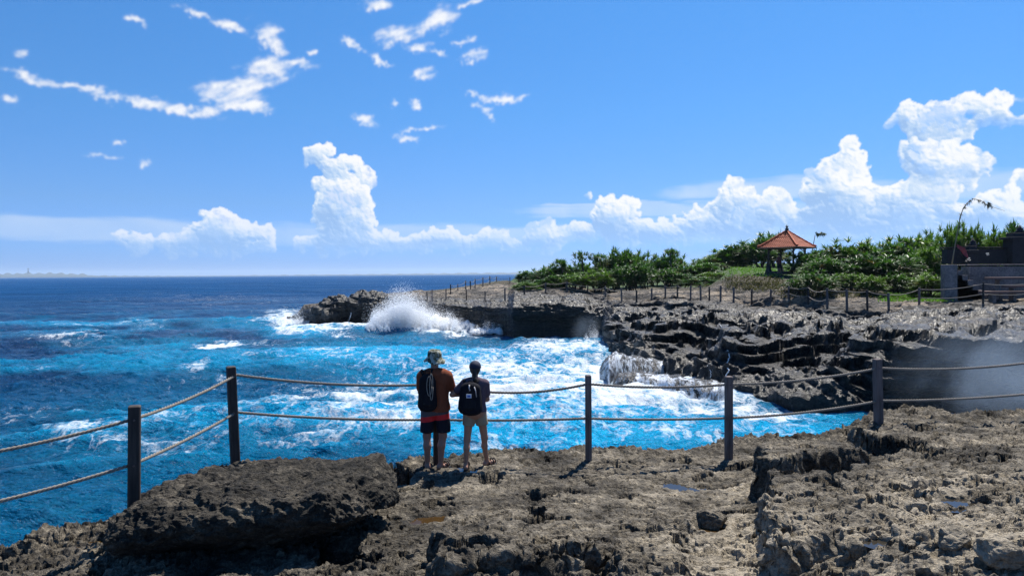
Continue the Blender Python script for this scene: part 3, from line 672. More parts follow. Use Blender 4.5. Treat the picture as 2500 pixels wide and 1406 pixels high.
    # weathering: smooth worn floor in the middle, knobbly blocks right and left; thin terraces, sockets, cracks
    u, v = pix(X, Y, Zs)
    gz = np.hypot(np.gradient(Zs, axis=0) / (np.gradient(Y, axis=0) - 1e-9), np.gradient(Zs, axis=1) / (np.gradient(X, axis=1) + 1e-9)); steep = sstep(gz, .8, 2.2)
    rg = np.clip(.22 + .75 * sstep(u, 1760, 2050) * (.55 + .45 * sstep(v, 1080, 1250)) + .75 * sstep(v + .10 * np.abs(u - 1300), 1290, 1390) * (1 - .5 * sstep(u, 1560, 1650) * (1 - sstep(u, 1800, 1850))) + .55 * (1 - sstep(u, 800, 1000)), .22, 1.0) * (1 + .5 * n_lo) * .66
    lay = .22 * n_lo + .10 * n_md + .16 * (X * .10 - Y * .16); sp = .085; q = (lay + .02 * n_md) / sp; qi = np.floor(q); fr = q - qi
    terr = (qi + sstep(fr, .80, 1.0)) * sp - lay - .02 * n_md
    jag = ridge2(X / .34 + 3, Y / .24, 4, gain=.55); peb = fbm2(X / .085, Y / .075, 3, gain=.6); fin = fbm2(X / .030, Y / .028, 2)
    pitn = fbm2(X / .34 + 70, Y / .22 + 9, 4); pits = sstep(pitn, .36, .56) * (.35 + .65 * np.clip(rg, 0, 1))
    vor = np.abs(perlin2(X / .21 + 33, Y / .16)); blis = sstep(.5 - vor, .1, .5)
    crack = sstep(.055 - np.abs(fbm2(X / 1.1 + 5, Y / .6 + 2, 4)), 0, .05) * sstep(fbm2(X / 1.6 + 8, Y / 1.2, 2), -.1, .3)
    Zs = Zs + (1 - .92 * steep) * (.35 + .65 * rg) * .9 * terr + (1 - .92 * steep) * rg * (.026 * jag + .030 * n_md + .022 * blis + .010 * peb) + .0035 * peb + .0022 * fin + .010 * n_md - (1 - steep) * (pits * .085 + crack * .045)
    sock = sstep(fbm2(X / .62 + 11, Y / .36 + 2, 3), .50, .62); Zs = Zs - sock * .15 * (1 - steep)
    # basins for the standing water
    PUD.clear()
    for x0, y0, rx, ry, kind, lab in PUDDLES:
        c0 = atz(x0, y0, 2.55)
        for _ in range(4):
            k = np.argmin((X - c0[0]) ** 2 + (Y - c0[1]) ** 2); c0 = atz(x0, y0, Zs.ravel()[k])
        rr = np.sqrt(((X - c0[0]) / rx) ** 2 + ((Y - c0[1]) / (ry * 1.7)) ** 2) + .38 * fbm2(X / .22 + x0, Y / .22, 3)
        near = rr < 1.5; zc = float(np.percentile(Zs[near], 35)) if near.any() else 2.5
        t = 1 - sstep(rr, .55, 1.35); Zs = Zs * (1 - t) + (zc - .045 + .35 * (Zs - zc)) * t
        PUD.append((c0[0], c0[1], zc - .020, rx * 1.6, ry * 2.6, kind, lab))
    # the rim and the drop to the sea
    s = ed * (1 + .010 * fbm2(X / .5 + 0 * Y, Y * 0 + 3.3, 4)) + .05 * n_md - Y
    drop = sstep(s, .10, -.34)
    lip = np.exp(-((s - .25) / .25) ** 2) * .05 * jag
    Zs = Zs + lip
    Zt = Zs * (1 - drop) + (-.9) * drop
    Zt = np.where(s < -.9, -1.5, Zt)
    Z3 = np.stack([X, Y, Zt], -1)
    wr = .16 + .72 * rg + .75 * steep
    X2 = X + wr * (.065 * fbm3(Z3 / .22, 3) + .018 * fbm3(Z3 / .06, 2)); Y2 = Y + wr * (.075 * fbm3(Z3 / .22 + 50, 3) + .022 * fbm3(Z3 / .06 + 20, 2)) - .10 * drop * (1 - drop) * 2
    Z3 = np.stack([X2, Y2, Zt + .008 * wr * fbm3(Z3 / .05 + 9, 2)], -1)
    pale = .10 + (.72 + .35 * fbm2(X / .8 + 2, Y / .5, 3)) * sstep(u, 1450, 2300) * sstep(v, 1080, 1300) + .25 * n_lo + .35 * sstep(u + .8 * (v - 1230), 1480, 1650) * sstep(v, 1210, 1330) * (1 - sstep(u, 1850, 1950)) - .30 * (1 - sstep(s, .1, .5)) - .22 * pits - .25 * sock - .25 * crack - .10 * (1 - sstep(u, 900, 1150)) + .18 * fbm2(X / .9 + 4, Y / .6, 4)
    # rows beyond the foot of the drop are not needed
    keep = int(np.nonzero((s > -1.3).any(1))[0].max()) + 1
    Z3, pale = Z3[:keep], pale[:keep]
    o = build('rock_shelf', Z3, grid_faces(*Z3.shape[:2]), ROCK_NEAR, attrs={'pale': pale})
    tag(o, kind='structure')
    return Z3, px
SH_P, SH_X = make_shelf()
_SH = None
def shelf_z(x, y, r=.06):
    """height of the shelf near a ground point"""
    px_ = 1250 + FPX * x / y; j = int(np.clip(np.searchsorted(SH_X, px_), 2, len(SH_X) - 3))
    c = SH_P[:, j - 2:j + 3].reshape(-1, 3); m = (np.abs(c[:, 1] - y) < r) & (c[:, 2] > 1)
    return float(np.median(c[m, 2])) if m.any() else 2.55
def blob_rock(name, size, seed, amp=.16, n=56, flat=.0, mat=None, square=2.6, parent=None, freq=1.0, pale=.0, shape=None, cuts=9):
    """a weathered lump: a rounded block, pushed about by noise"""
    u = np.linspace(-1, 1, n); fs = []; vs = []
    for ax in range(3):
        for sg in (-1, 1):
            a, b = np.meshgrid(u, u, indexing='ij'); p = np.zeros((n, n, 3)); p[..., ax] = sg; p[..., (ax + 1) % 3] = a; p[..., (ax + 2) % 3] = b * sg
            fs.append(grid_faces(n, n) + len(vs) * n * n); vs.append(p.reshape(-1, 3))
    p = np.concatenate(vs); f = np.concatenate(fs)
    r = (np.abs(p) ** square).sum(1) ** (1 / square); d = p / r[:, None]
    w = d * np.array(size) / 2
    rc = np.random.default_rng(seed)
    for _ in range(cuts):                            # broken faces
        nn = rc.normal(size=3); nn[2] *= .8; nn /= np.linalg.norm(nn); h = w @ nn; c = h.max() * rc.uniform(.68, .9); w = w - np.maximum(h - c, 0)[:, None] * nn
    if shape is not None: w = shape(w)
    m = max(size); q = w / (m * .30) * freq + seed * 7.7
    k = amp * m * (.55 * fbm3(q, 4) + .22 * ridge3(q * 2.4, 3) ) * .5
    out = d * np.array([1, 1, 1.0]); w = w + out * k[:, None] + out * (.012 * m * .5 * fbm3(w / .07 + seed, 3))[:, None]
    # merge the seams
    key = np.round(p * 1e4).astype(np.int64); _, idx, invx = np.unique(key, axis=0, return_index=True, return_inverse=True); invx = invx.ravel()
    return build(name, w[idx], invx[f], mat or ROCK_NEAR, parent, attrs={'pale': np.full(len(idx), pale) + .3 * fbm3(w[idx] / .5, 2)})
def make_boulder():
    # leaning slab on the left: broad sloping top, undercut front
    def shp(w):
        x, y, z = w.T.copy()
        t = sstep(z, -.42, .30)                       # 0 at the foot, 1 at the top
        y2 = y * (.66 + .34 * t) + .42 * (1 - t)      # front recedes towards the foot
        x2 = x * (.80 + .20 * t) - .22 * (1 - t)
        z2 = z + .03 * y - .16 * sstep(-x, .7, 1.8) * t + .30 * sstep(x, .1, 1.7) * (1 - t)
        return np.stack([x2, y2, z2], -1)
    o = blob_rock('boulder', (3.42, 1.85, .95), 3, .085, 220, square=4.6, freq=2.1, pale=-.40, cuts=10, shape=shp)
    a = at(618, 1240, 8.55); o.location = (-2.86, 8.42, 2.62); o.rotation_euler = (0.02, -.03, math.radians(7))
    tag(o, 'huge dark slab of rock leaning on the shelf beside the nearest rope fence post', 'boulder')
    # small stones lying about
    for i, (px_, py_, sx, sy, sz, pl, lab) in enumerate([
        (1005, 1262, .16, .12, .09, .1, None), (862, 1385, .42, .30, .14, -.1, 'flat dark stone in the shadow under the big leaning slab'),
        (1735, 1272, .34, .26, .20, .2, 'knobbly brown stone beside the small puddle at the foot of the pale ledge'), (2330, 1330, .30, .24, .18, .75, 'rounded pale stone low on the right rock ledge'),
        (930, 1290, .20, .16, .10, 0, 'small dark stone just right of the big leaning slab'), (2245, 1240, .14, .11, .08, .7, 'small pale stone lying at the middle of the right ledge'), (2440, 1362, .34, .28, .18, .8, 'large pale rounded stone in the bottom right corner')]):
        if lab is None: continue
        b = atz(px_, py_, 2.6); 
        for _ in range(5): b = atz(px_, py_, shelf_z(b[0], b[1]))
        s = blob_rock('stone', (sx, sy, sz), 10 + i, .22, 26, square=2.4, pale=pl); s.location = (b[0], b[1], shelf_z(b[0], b[1]) + sz * .25); s.rotation_euler = (0, 0, i * 1.3)
        tag(s, lab, 'stone')
make_boulder()
def make_puddles():
    m, g = new_mat('puddle_water'); P = g.pos()
    g.put(g.out.inputs[0], principled(g, (.030, .026, .020), .04, g.bump(g.noise(P, 9, 3), .05, .01), .5, IOR=1.33))
    mo, g = new_mat('algae_puddle'); P = g.pos()
    n = g.noise(P, 8, 5, .6); g.put(g.out.inputs[0], principled(g, g.mix(n, (.030, .017, .006), (.060, .034, .012)), .08, g.bump(n, .05, .01), .5, IOR=1.33))
    for i, (x, y, z, rx, ry, kind, lab) in enumerate(PUD):
        k = 40; v = [(0, 0, 0)]
        for j in range(k):
            a = 2 * math.pi * j / k; v.append((rx * math.cos(a), ry * math.sin(a), 0))
        o = build('puddle', v, [(0, j + 1, (j + 1) % k + 1) for j in range(k)], mo if kind else m, loc=(x, y, z)); tag(o, lab, 'puddle')
make_puddles()
# ------------------------------------------------------------------ rope fences
def wood_mat(name, a, b, scale=1.0):
    m, g = new_mat(name); o = g.obj()
    gr = g.noise(g.map(o, scale=(26 * scale, 26 * scale, 1.6 * scale)), 1.0, 6, .65); bl = g.noise(g.map(o, scale=(5, 5, 2)), 1.0, 4, .6)
    col = g.mix(g.mr(g.math('ADD', g.math('MULTIPLY', gr, .7), g.math('MULTIPLY', bl, .5)), .35, .85), a, b)
    g.put(g.out.inputs[0], principled(g, col, .7, g.bump(gr, .35, .006), .3)); return m
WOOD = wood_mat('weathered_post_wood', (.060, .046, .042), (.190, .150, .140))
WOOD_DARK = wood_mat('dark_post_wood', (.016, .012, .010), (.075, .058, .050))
def rope_mat():
    m, g = new_mat('fibre_rope'); P = g.pos(); n = g.noise(P, 160, 3, .6); n2 = g.noise(P, 9, 4, .6)
    col = g.mix(n2, (.17, .15, .12), (.40, .36, .31)); col = g.mix(g.math('MULTIPLY', n, .5), col, (.14, .12, .10))
    g.put(g.out.inputs[0], principled(g, col, .85, g.bump(n, .3, .003), .2)); return m
ROPE = rope_mat()
STEEL = simple('rusty_bolt', (.10, .07, .06), .5, .3, 30)
def sag_line(a, b, sag, n):
    a, b = np.asarray(a, float), np.asarray(b, float); t = np.linspace(0, 1, n)[:, None]
    p = a * (1 - t) + b * t; p[:, 2] -= sag * 4 * t[:, 0] * (1 - t[:, 0]); return p
def twisted_rope(p, r, pitch, fence, nseg):
    """three strands laid round one another"""
    n = len(p); t = np.gradient(p, axis=0); t /= np.linalg.norm(t, axis=1)[:, None]
    up = np.array([0, 0, 1.0]); a = np.cross(t, up); a /= np.linalg.norm(a, axis=1)[:, None]; b = np.cross(a, t)
    s = np.concatenate([[0], np.cumsum(np.linalg.norm(np.diff(p, axis=0), axis=1))])
    vs, fs = [], []
    for k in range(3):
        ph = 2 * math.pi * (s / pitch + k / 3); c = p + .56 * r * (a * np.cos(ph)[:, None] + b * np.sin(ph)[:, None])
        rr = .47 * r
        ang = np.arange(nseg) * 2 * math.pi / nseg
        ring = c[:, None] + rr * (a[:, None] * np.cos(ang)[None, :, None] + b[:, None] * np.sin(ang)[None, :, None])
        base = len(vs) * n * nseg; vs.append(ring.reshape(-1, 3))
        i = np.arange(n * nseg).reshape(n, nseg); j = np.roll(i, -1, 1)
        fs.append(np.stack([i[:-1], j[:-1], j[1:], i[1:]], -1).reshape(-1, 4) + base)
    return build('rope', np.concatenate(vs), np.concatenate(fs), ROPE, fence, True)
def near_fence():
    root = thing('rope_fence', 'grey wooden posts with two sagging twisted ropes along the near rim behind the two people', 'fence')
    #      column, distance, top row, rope rows, width, turn
    spec = [(-260, 6.95, 1105, 1142, 1278, .125, .5), (321, 8.3, 990, 1024, 1134, .135, .42), (577, 10.2, 893, 915, 1006, .125, .55), (1063, 11.0, 912, 938, 1024, .085, .2),
            (1436, 11.0, 915, 937, 1021, .092, .08), (1779, 11.3, 918, 938, 1020, .11, .15), (2147, 11.7, 875, 898, 978, .12, .2), (2620, 11.9, 845, 868, 950, .12, .2)]
    P = []
    for i, (px, d, yt, y1, y2, w, rz) in enumerate(spec):
        top = at(px, yt, d); zt = top[2]; zb = (shelf_z(top[0], top[1]) if i else 2.3) - .08
        if 2 < i < 7: zb = min(zb, float(at(px, 1128 if i < 6 else 1083, d)[2]))
        mb = MB(); h = zt - zb
        lean = {1: (.02, 0), 2: (-.03, 0), 6: (-.03, 0)}.get(i, (0, 0))
        mb.box((0, 0, h / 2), (w, w, h), 0, .97, .012)
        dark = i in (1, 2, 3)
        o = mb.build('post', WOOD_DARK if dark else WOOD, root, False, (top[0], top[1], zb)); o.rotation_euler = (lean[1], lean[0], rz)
        if i == 1: o['label'] = 'nearest post, dark wood, half hidden by the big leaning slab'
        for y in (y1, y2):
            q = at(px, y, d)
            bo = MB(); bo.tube([(0, -w * .56, q[2] - zb), (0, -w * .42, q[2] - zb)], .014, 6); bo.build('bolt', STEEL, o)
        P.append((at(px, y1, d), at(px, y2, d)))
    sags = [(.05, .04), (.045, .03), (.07, .04), (.135, .02), (.05, .02), (.06, .05), (.10, .05)]
    for i, (s1, s2) in enumerate(sags):
        for k, s in ((0, s1), (1, s2)):
            a, b = P[i][k], P[i + 1][k]; n = int(np.linalg.norm(a - b) / .014)
            twisted_rope(sag_line(a, b, s, n), .0215, .14, root, 6)
near_fence()
def far_fence(spec, label, slack=.10, w=.12):
    root = thing('rope_fence', label, 'fence')
    prev = None
    for k, (px, yt, yb) in enumerate(spec):
        b = head_at(px, yb); d = b[1]
        zt = float(at(px, yt, d)[2]); zb = b[2] - .15; h = max(zt - zb, 1.0)
        mb = MB(); mb.box((0, 0, h / 2), (w, w, h), 0, .97, .01)
        mb.build('post', WOOD if k % 3 else WOOD_DARK, root, False, (b[0], b[1], zb)).rotation_euler = (random.uniform(-.03, .03), random.uniform(-.03, .03), random.uniform(0, 1))
        p1 = np.array([b[0], b[1], zb + h - .12]); p2 = np.array([b[0], b[1], zb + h * .50])
        if prev is not None:
            for a, q in zip(prev, (p1, p2)):
                m = MB(); L = np.linalg.norm(a - q); m.tube([V(v) for v in sag_line(a, q, min(.3, .035 * L + .03), 9)], .026, 5, False); m.build('rope', ROPE, root, True)
        prev = (p1, p2)
def far_fences():
    far_fence([(1043, 714, 732), (1055, 707, 735), (1089, 705, 732), (1139, 705, 733), (1184, 710, 736), (1233, 704, 736), (1280, 696, 719), (1332, 690, 714), (1385, 687, 712), (1435, 696, 719), (1478, 698, 725), (1518, 704, 734), (1554, 708, 736), (1591, 703, 730), (1624, 698, 728), (1654, 695, 728), (1686, 697, 732), (1711, 697, 734), (1732, 700, 735), (1759, 697, 736), (1791, 701, 740), (1835, 706, 743), (1881, 706, 742), (1926, 698, 740), (1973, 698, 744), (2020, 703, 753), (2068, 706, 758), (2118, 707, 758), (2170, 715, 758), (2244, 702, 746), (2400, 689, 741), (2560, 680, 738)],
              'long rope and post fence running the length of the far rock plateau')
    far_fence([(1100, 694, 718), (1118, 697, 709), (1137, 685, 707), (1149, 686, 706), (1160, 681, 704), (1179, 677, 700), (1196, 674, 693), (1212, 675, 688), (1245, 680, 690)],
              'short rope fence climbing to the far end of the plateau against the open sea')
far_fences()
# ------------------------------------------------------------------ plants
def leaf_mat(name, a, b, tr=.35, rough=.42):
    m, g = new_mat(name); P = g.pos()
    oi = g.new('ShaderNodeObjectInfo').outputs['Random']
    lf = g.attr('shade'); n = g.noise(P, .9, 4, .6)
    f = g.math('ADD', g.math('MULTIPLY', lf, .75), g.math('ADD', g.math('MULTIPLY_ADD', n, .8, -.4), g.math('MULTIPLY_ADD', oi, .30, -.05)), clamp=True)
    dry = g.attr('dry')
    col = g.mix(f, a, b); col = g.mix(dry, col, g.mix(lf, (.070, .048, .025), (.16, .115, .06)))
    bs = principled(g, col, rough, None, .5)
    t = g.new('ShaderNodeBsdfTranslucent'); g.put(t.inputs[0], g.vm('MULTIPLY', col, (1.5, 1.7, .8)))
    ms = g.new('ShaderNodeMixShader'); ms.inputs[0].default_value = tr; g.put(ms.inputs[1], bs); g.put(ms.inputs[2], t.outputs[0])
    g.put(g.out.inputs[0], ms.outputs[0]); return m
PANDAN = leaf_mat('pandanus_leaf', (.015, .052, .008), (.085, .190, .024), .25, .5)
PANDAN_LIGHT = leaf_mat('yellow_green_leaf', (.040, .100, .010), (.135, .230, .028), .25, .5)  # brighter, yellower leaf green for part of the shrubs
GRASS = leaf_mat('turf_blade', (.045, .130, .009), (.130, .240, .022), .4, .6)
DRYG = leaf_mat('dry_grass_blade', (.040, .044, .012), (.120, .105, .038), .3, .7)
BARK = simple('stem_bark', (.075, .055, .040), .9, .4, 6, .5, .02)
def blades(root, dirs, length, width, droop, rng, dry=0.0):
    """strap leaves: root (N,3), dirs (N,3) -> verts, faces, shade"""
    N = len(root); ns = 4
    t = np.linspace(0, 1, ns)[None, :, None]
    d = dirs / np.linalg.norm(dirs, axis=1)[:, None]
    L = length[:, None, None]; side = np.cross(d, np.array([0, 0, 1.0]) + 1e-3 * rng.normal(size=(N, 3))); side /= np.linalg.norm(side, axis=1)[:, None] + 1e-9
    c = root[:, None] + d[:, None] * L * t; c[..., 2] -= (droop[:, None] * length[:, None] * t[..., 0] ** 2.2)
    wd = width[:, None, None] * np.array([.8, 1.0, .72, .06])[None, :, None] / 2
    tw = rng.uniform(-.6, .6, (N, 1, 1)); nrm = np.cross(side, d)
    sv = side[:, None] * np.cos(tw) + nrm[:, None] * np.sin(tw)
    v = np.stack([c - sv * wd, c + sv * wd], 2).reshape(N, ns * 2, 3)
    b = np.arange(N)[:, None] * ns * 2
    f = np.concatenate([np.stack([b[:, 0] + 2 * k, b[:, 0] + 2 * k + 1, b[:, 0] + 2 * k + 3, b[:, 0] + 2 * k + 2], -1) for k in range(ns - 1)])
    sh = np.repeat(rng.uniform(0, 1, N)[:, None], ns * 2, 1)
    return v.reshape(-1, 3), f, sh.ravel(), np.repeat(np.broadcast_to(np.asarray(dry, float), (N,))[:, None], ns * 2, 1).ravel()
def rosettes(cent, axis, nl, L, W, rng, open_=1.0, dry=None):
    """tufts of nl leaves about each centre, fountain-wise round its axis"""
    N = len(cent); M = N * nl
    c = np.repeat(cent, nl, 0); ax = np.repeat(axis / np.linalg.norm(axis, axis=1)[:, None], nl, 0)
    r = rng.normal(size=(M, 3)); r -= (r * ax).sum(1)[:, None] * ax; r /= np.linalg.norm(r, axis=1)[:, None]
    sp = rng.uniform(.15, 1.25, M) * open_
    d = ax + r * sp[:, None]
    ln = L * rng.uniform(.65, 1.15, M)
    return blades(c + ax * rng.uniform(-.10, .10, M)[:, None] * L, d, ln, W * rng.uniform(.7, 1.2, M), .12 + .38 * sp * rng.uniform(.4, 1.3, M), rng, 0 if dry is None else np.repeat(dry, nl))
def shrub_meshes(seed, w, dpt, h, n, L, nl, top=.35):
    rng = np.random.default_rng(seed)
    lobes = [(rng.uniform(-.30, .30) * w, rng.uniform(-.3, .3) * dpt, rng.uniform(.45, .62) * h, rng.uniform(.20, .34) * w, rng.uniform(.24, .42) * h) for _ in range(6)]
    lobes.append((0, 0, h * .48, w * .42, h * .40))
    C, A = [], []
    while len(C) < n:
        lx, ly, lz, lr, lh = lobes[rng.integers(len(lobes))]
        q = rng.normal(size=3); q /= np.linalg.norm(q); q[2] = q[2] if q[2] > -.55 else -q[2]
        k = rng.uniform(.62, 1.02) ** .6
        p = np.array([lx + q[0] * lr * k, ly + q[1] * lr * dpt / w * k, lz + q[2] * lh * k])
        if p[2] < .12 * h: continue
        C.append(p); A.append(q * np.array([.8, .8, .45]) + np.array([0, 0, .85]))
    C, A = np.array(C), np.array(A)
    dry = np.where(((C[:, 2] < .40 * h) & (rng.uniform(size=n) < .5)) | (rng.uniform(size=n) < .05), rng.uniform(.5, 1, n), 0)
    # a few tall tufts stand clear of the mass
    m = 7; tt = np.array([(lx + rng.normal() * .4 * lr, ly + rng.normal() * .3 * lr, lz + lh * rng.uniform(1.0, 1.30)) for lx, ly, lz, lr, lh in lobes + lobes])
    C = np.concatenate([C, tt]); A = np.concatenate([A, np.tile([[0, 0, 1.0]], (len(tt), 1))]); dry = np.concatenate([dry, np.zeros(len(tt))])
    fol = rosettes(C, A, nl, L * 1.08, .095, rng, .95, dry)
    mb = MB()
    for lx, ly, lz, lr, lh in lobes:
        x0, y0 = rng.uniform(-.25, .25) * w * .6, rng.uniform(-.25, .25) * dpt * .6
        mb.tube([(x0, y0, -.3), ((x0 + lx) / 2 + rng.normal() * .12, (y0 + ly) / 2, lz * .45), (lx, ly, lz)], [.11, .08, .05], 6)
        for _ in range(3): 
            a = rng.uniform(0, 6.28); mb.tube([(lx, ly, lz * .8), (lx + math.cos(a) * lr * .6, ly + math.sin(a) * lr * .6, lz + lh * .4)], [.05, .03], 5)
    return fol, mb
SHRUBS = []
def make_shrub_kinds():
    for i, (w, dp, h, n, L, nl) in enumerate([(5.0, 4.0, 4.0, 150, .95, 22), (4.6, 3.8, 4.4, 155, .86, 22), (5.4, 4.0, 3.6, 160, .80, 22), (4.2, 3.6, 4.8, 140, 1.05, 20), (4.8, 4.0, 3.8, 165, .75, 22)]):
        (v, f, sh, dr), mb = shrub_meshes(40 + i, w, dp, h, n, L, nl)
        fo = build('foliage', v, f, PANDAN, None, False, {'shade': sh, 'dry': dr}); tr = mb.build('trunk', BARK, None, True)
        for o in (fo, tr): COL.objects.unlink(o)
        SHRUBS.append((fo, tr, w, h))
make_shrub_kinds()
def shrub(kind, x, y, z, sx, sz, rz, label, cat='shrub', group=None, name='pandanus_shrub', light=False):
    fo, tr, w, h = SHRUBS[kind % len(SHRUBS)]
    r = thing(name, label, cat, (x, y, z), rz, group); r.scale = (sx / w, sx / w, sz / h)
    for src in (fo, tr):
        c = src.copy(); COL.objects.link(c); c.parent = r
        if src is fo and light:
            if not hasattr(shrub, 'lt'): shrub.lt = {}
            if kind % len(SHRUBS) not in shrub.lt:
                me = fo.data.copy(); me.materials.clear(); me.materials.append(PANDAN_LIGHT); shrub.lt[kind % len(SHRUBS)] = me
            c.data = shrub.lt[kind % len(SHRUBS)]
    return r
def hedge(prof, d0, step_, wpx, label, group, rng, zlift=0.0, lowk=1.0, light=.0, base=None):
    """shrubs side by side whose tops follow the skyline prof [(column,row)]"""
    xs = np.array([p[0] for p in prof], float); ys = np.array([p[1] for p in prof], float)
    x = xs[0] + wpx * .35; k = 0
    while x < xs[-1] - wpx * .25:
        d = d0 + rng.uniform(-1.5, 1.5); px = x + rng.uniform(-.12, .12) * wpx
        ytop = np.interp(px, xs, ys)
        p = at(px, ytop, d); zb = (head_z(p[0], d) if base is None else base) - .15
        h = max((p[2] - zb) * lowk * rng.uniform(.84, 1.06), 1.2); sx = wpx * 1.25 * d / FPX * rng.uniform(.80, 1.25)
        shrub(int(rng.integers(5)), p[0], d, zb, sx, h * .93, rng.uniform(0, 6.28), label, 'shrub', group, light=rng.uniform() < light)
        x += step_; k += 1
def make_plants():
    rng = np.random.default_rng(21)
    L1 = [(1262, 690), (1290, 662), (1330, 650), (1380, 645), (1430, 640), (1470, 632), (1500, 612), (1530, 602), (1560, 606), (1590, 628), (1612, 640), (1636, 618), (1660, 638), (1690, 652), (1720, 645), (1750, 632), (1785, 650)]
    hedge(L1, 86, 44, 74, 'dark pandanus shrub topping the thicket left of the pavilion, against the sky', 'shrubs at the back of the left thicket', rng)
    hedge([(x, y + 16 + .18 * (712 - y)) for x, y in L1], 78, 42, 66, 'pandanus shrub along the front of the left thicket, just behind the rope fence', 'shrubs along the front of the left thicket', rng, light=.3)
    hedge([(1700, 650), (1730, 628), (1760, 612), (1800, 592), (1840, 578), (1868, 572), (1892, 580), (1915, 600)], 98, 40, 84, 'shaded pandanus shrub in the dark clump on the lawn behind the pavilion', 'shrubs behind the pavilion', rng, base=5.6)
    R1 = [(1945, 640), (1955, 628), (1972, 612), (2000, 600), (2040, 598), (2080, 594), (2120, 592), (2160, 584), (2200, 590), (2250, 582), (2290, 578), (2320, 560), (2350, 548), (2385, 562), (2420, 580), (2460, 566), (2500, 556), (2560, 550)]
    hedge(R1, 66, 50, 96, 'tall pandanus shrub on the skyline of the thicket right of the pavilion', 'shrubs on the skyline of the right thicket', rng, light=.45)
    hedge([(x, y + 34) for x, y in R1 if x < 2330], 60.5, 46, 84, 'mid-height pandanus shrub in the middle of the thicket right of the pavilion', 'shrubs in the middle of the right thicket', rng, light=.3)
    hedge([(1935, 668), (1990, 662), (2050, 668), (2110, 672), (2180, 668), (2250, 664), (2310, 660)], 55.5, 44, 64, 'low pandanus shrub on the earth bank at the foot of the right thicket', 'shrubs at the foot of the right thicket', rng, light=.4)
    for px, yt, w in ((2332, 566, 76), (2362, 574, 60), (2440, 586, 70)):
        p = at(px, yt, 56.5); shrub(px % 5, p[0], 56.5, 5.2, w * 1.25 * 56.5 / FPX, p[2] - 5.0, px, 'pandanus shrub growing against the black shrine wall', 'shrub', 'shrubs against the shrine wall', light=True)
    # single plants that stand out
    for px, yt, d, w, lab in [(1371, 632, 84, 26, 'small lone tuft of leaves poking above the low left end of the thicket'), (1421, 610, 84, 44, 'tall slim pandanus head between the low left end and highest dome of the thicket'), (1464, 618, 85, 36, 'slim pandanus tuft on the left shoulder of the highest dome of the thicket'), (1636, 604, 84, 50, 'pointed pandanus head at the narrow peak right of the highest dome')]:
        p = at(px, yt, d); zb = head_z(p[0], d) - .2; h = p[2] - zb; r = np.random.default_rng(int(px)); W = w * d / FPX
        t = thing('pandanus_tree', lab, 'tree', (p[0], d, zb))
        k = 24; C = np.stack([r.normal(size=k) * W * .20, r.normal(size=k) * W * .2, h * .90 - np.abs(r.normal(size=k)) * h * .16], -1); A = C * np.array([1, 1, 0]) * 2 / W + np.array([0, 0, .8])
        v, f, sh, dr = rosettes(C, A, 20, .8, .08, r); build('crown', v, f, PANDAN, t, False, {'shade': sh, 'dry': dr})
        mb = MB(); mb.tube([(0, 0, 0), (.1, 0, h * .5), (0, 0, h * .9)], [.13, .10, .07], 7); mb.build('trunk', BARK, t, True)
    # turf, dry grass
    def tufts(name, mat, n, regs, L, nl, kind='stuff'):
        r = np.random.default_rng(len(name)); C = []
        while len(C) < n:
            x0, x1, y0, y1 = regs[r.integers(len(regs))]; p = head_at(r.uniform(x0, x1), r.uniform(y0, y1)); C.append(p)
        C = np.array(C); C[:, :2] += r.normal(size=(n, 2)) * .25
        v, f, sh, dr = rosettes(C, np.tile([[0, 0, 1.0]], (n, 1)) + .2 * r.normal(size=(n, 3)), nl, L, .03, r, .8)
        tag(build(name, v, f, mat, None, False, {'shade': sh, 'dry': dr}), kind=kind)
    tufts('grass', GRASS, 2600, [(1775, 1935, 644, 676), (1775, 1930, 644, 664), (2150, 2312, 716, 738)], .20, 9)
    tufts('dry_grass', DRYG, 1500, [(1765, 1915, 676, 708), (1780, 1960, 690, 714), (1905, 2150, 712, 728)], .20, 10)
make_plants()
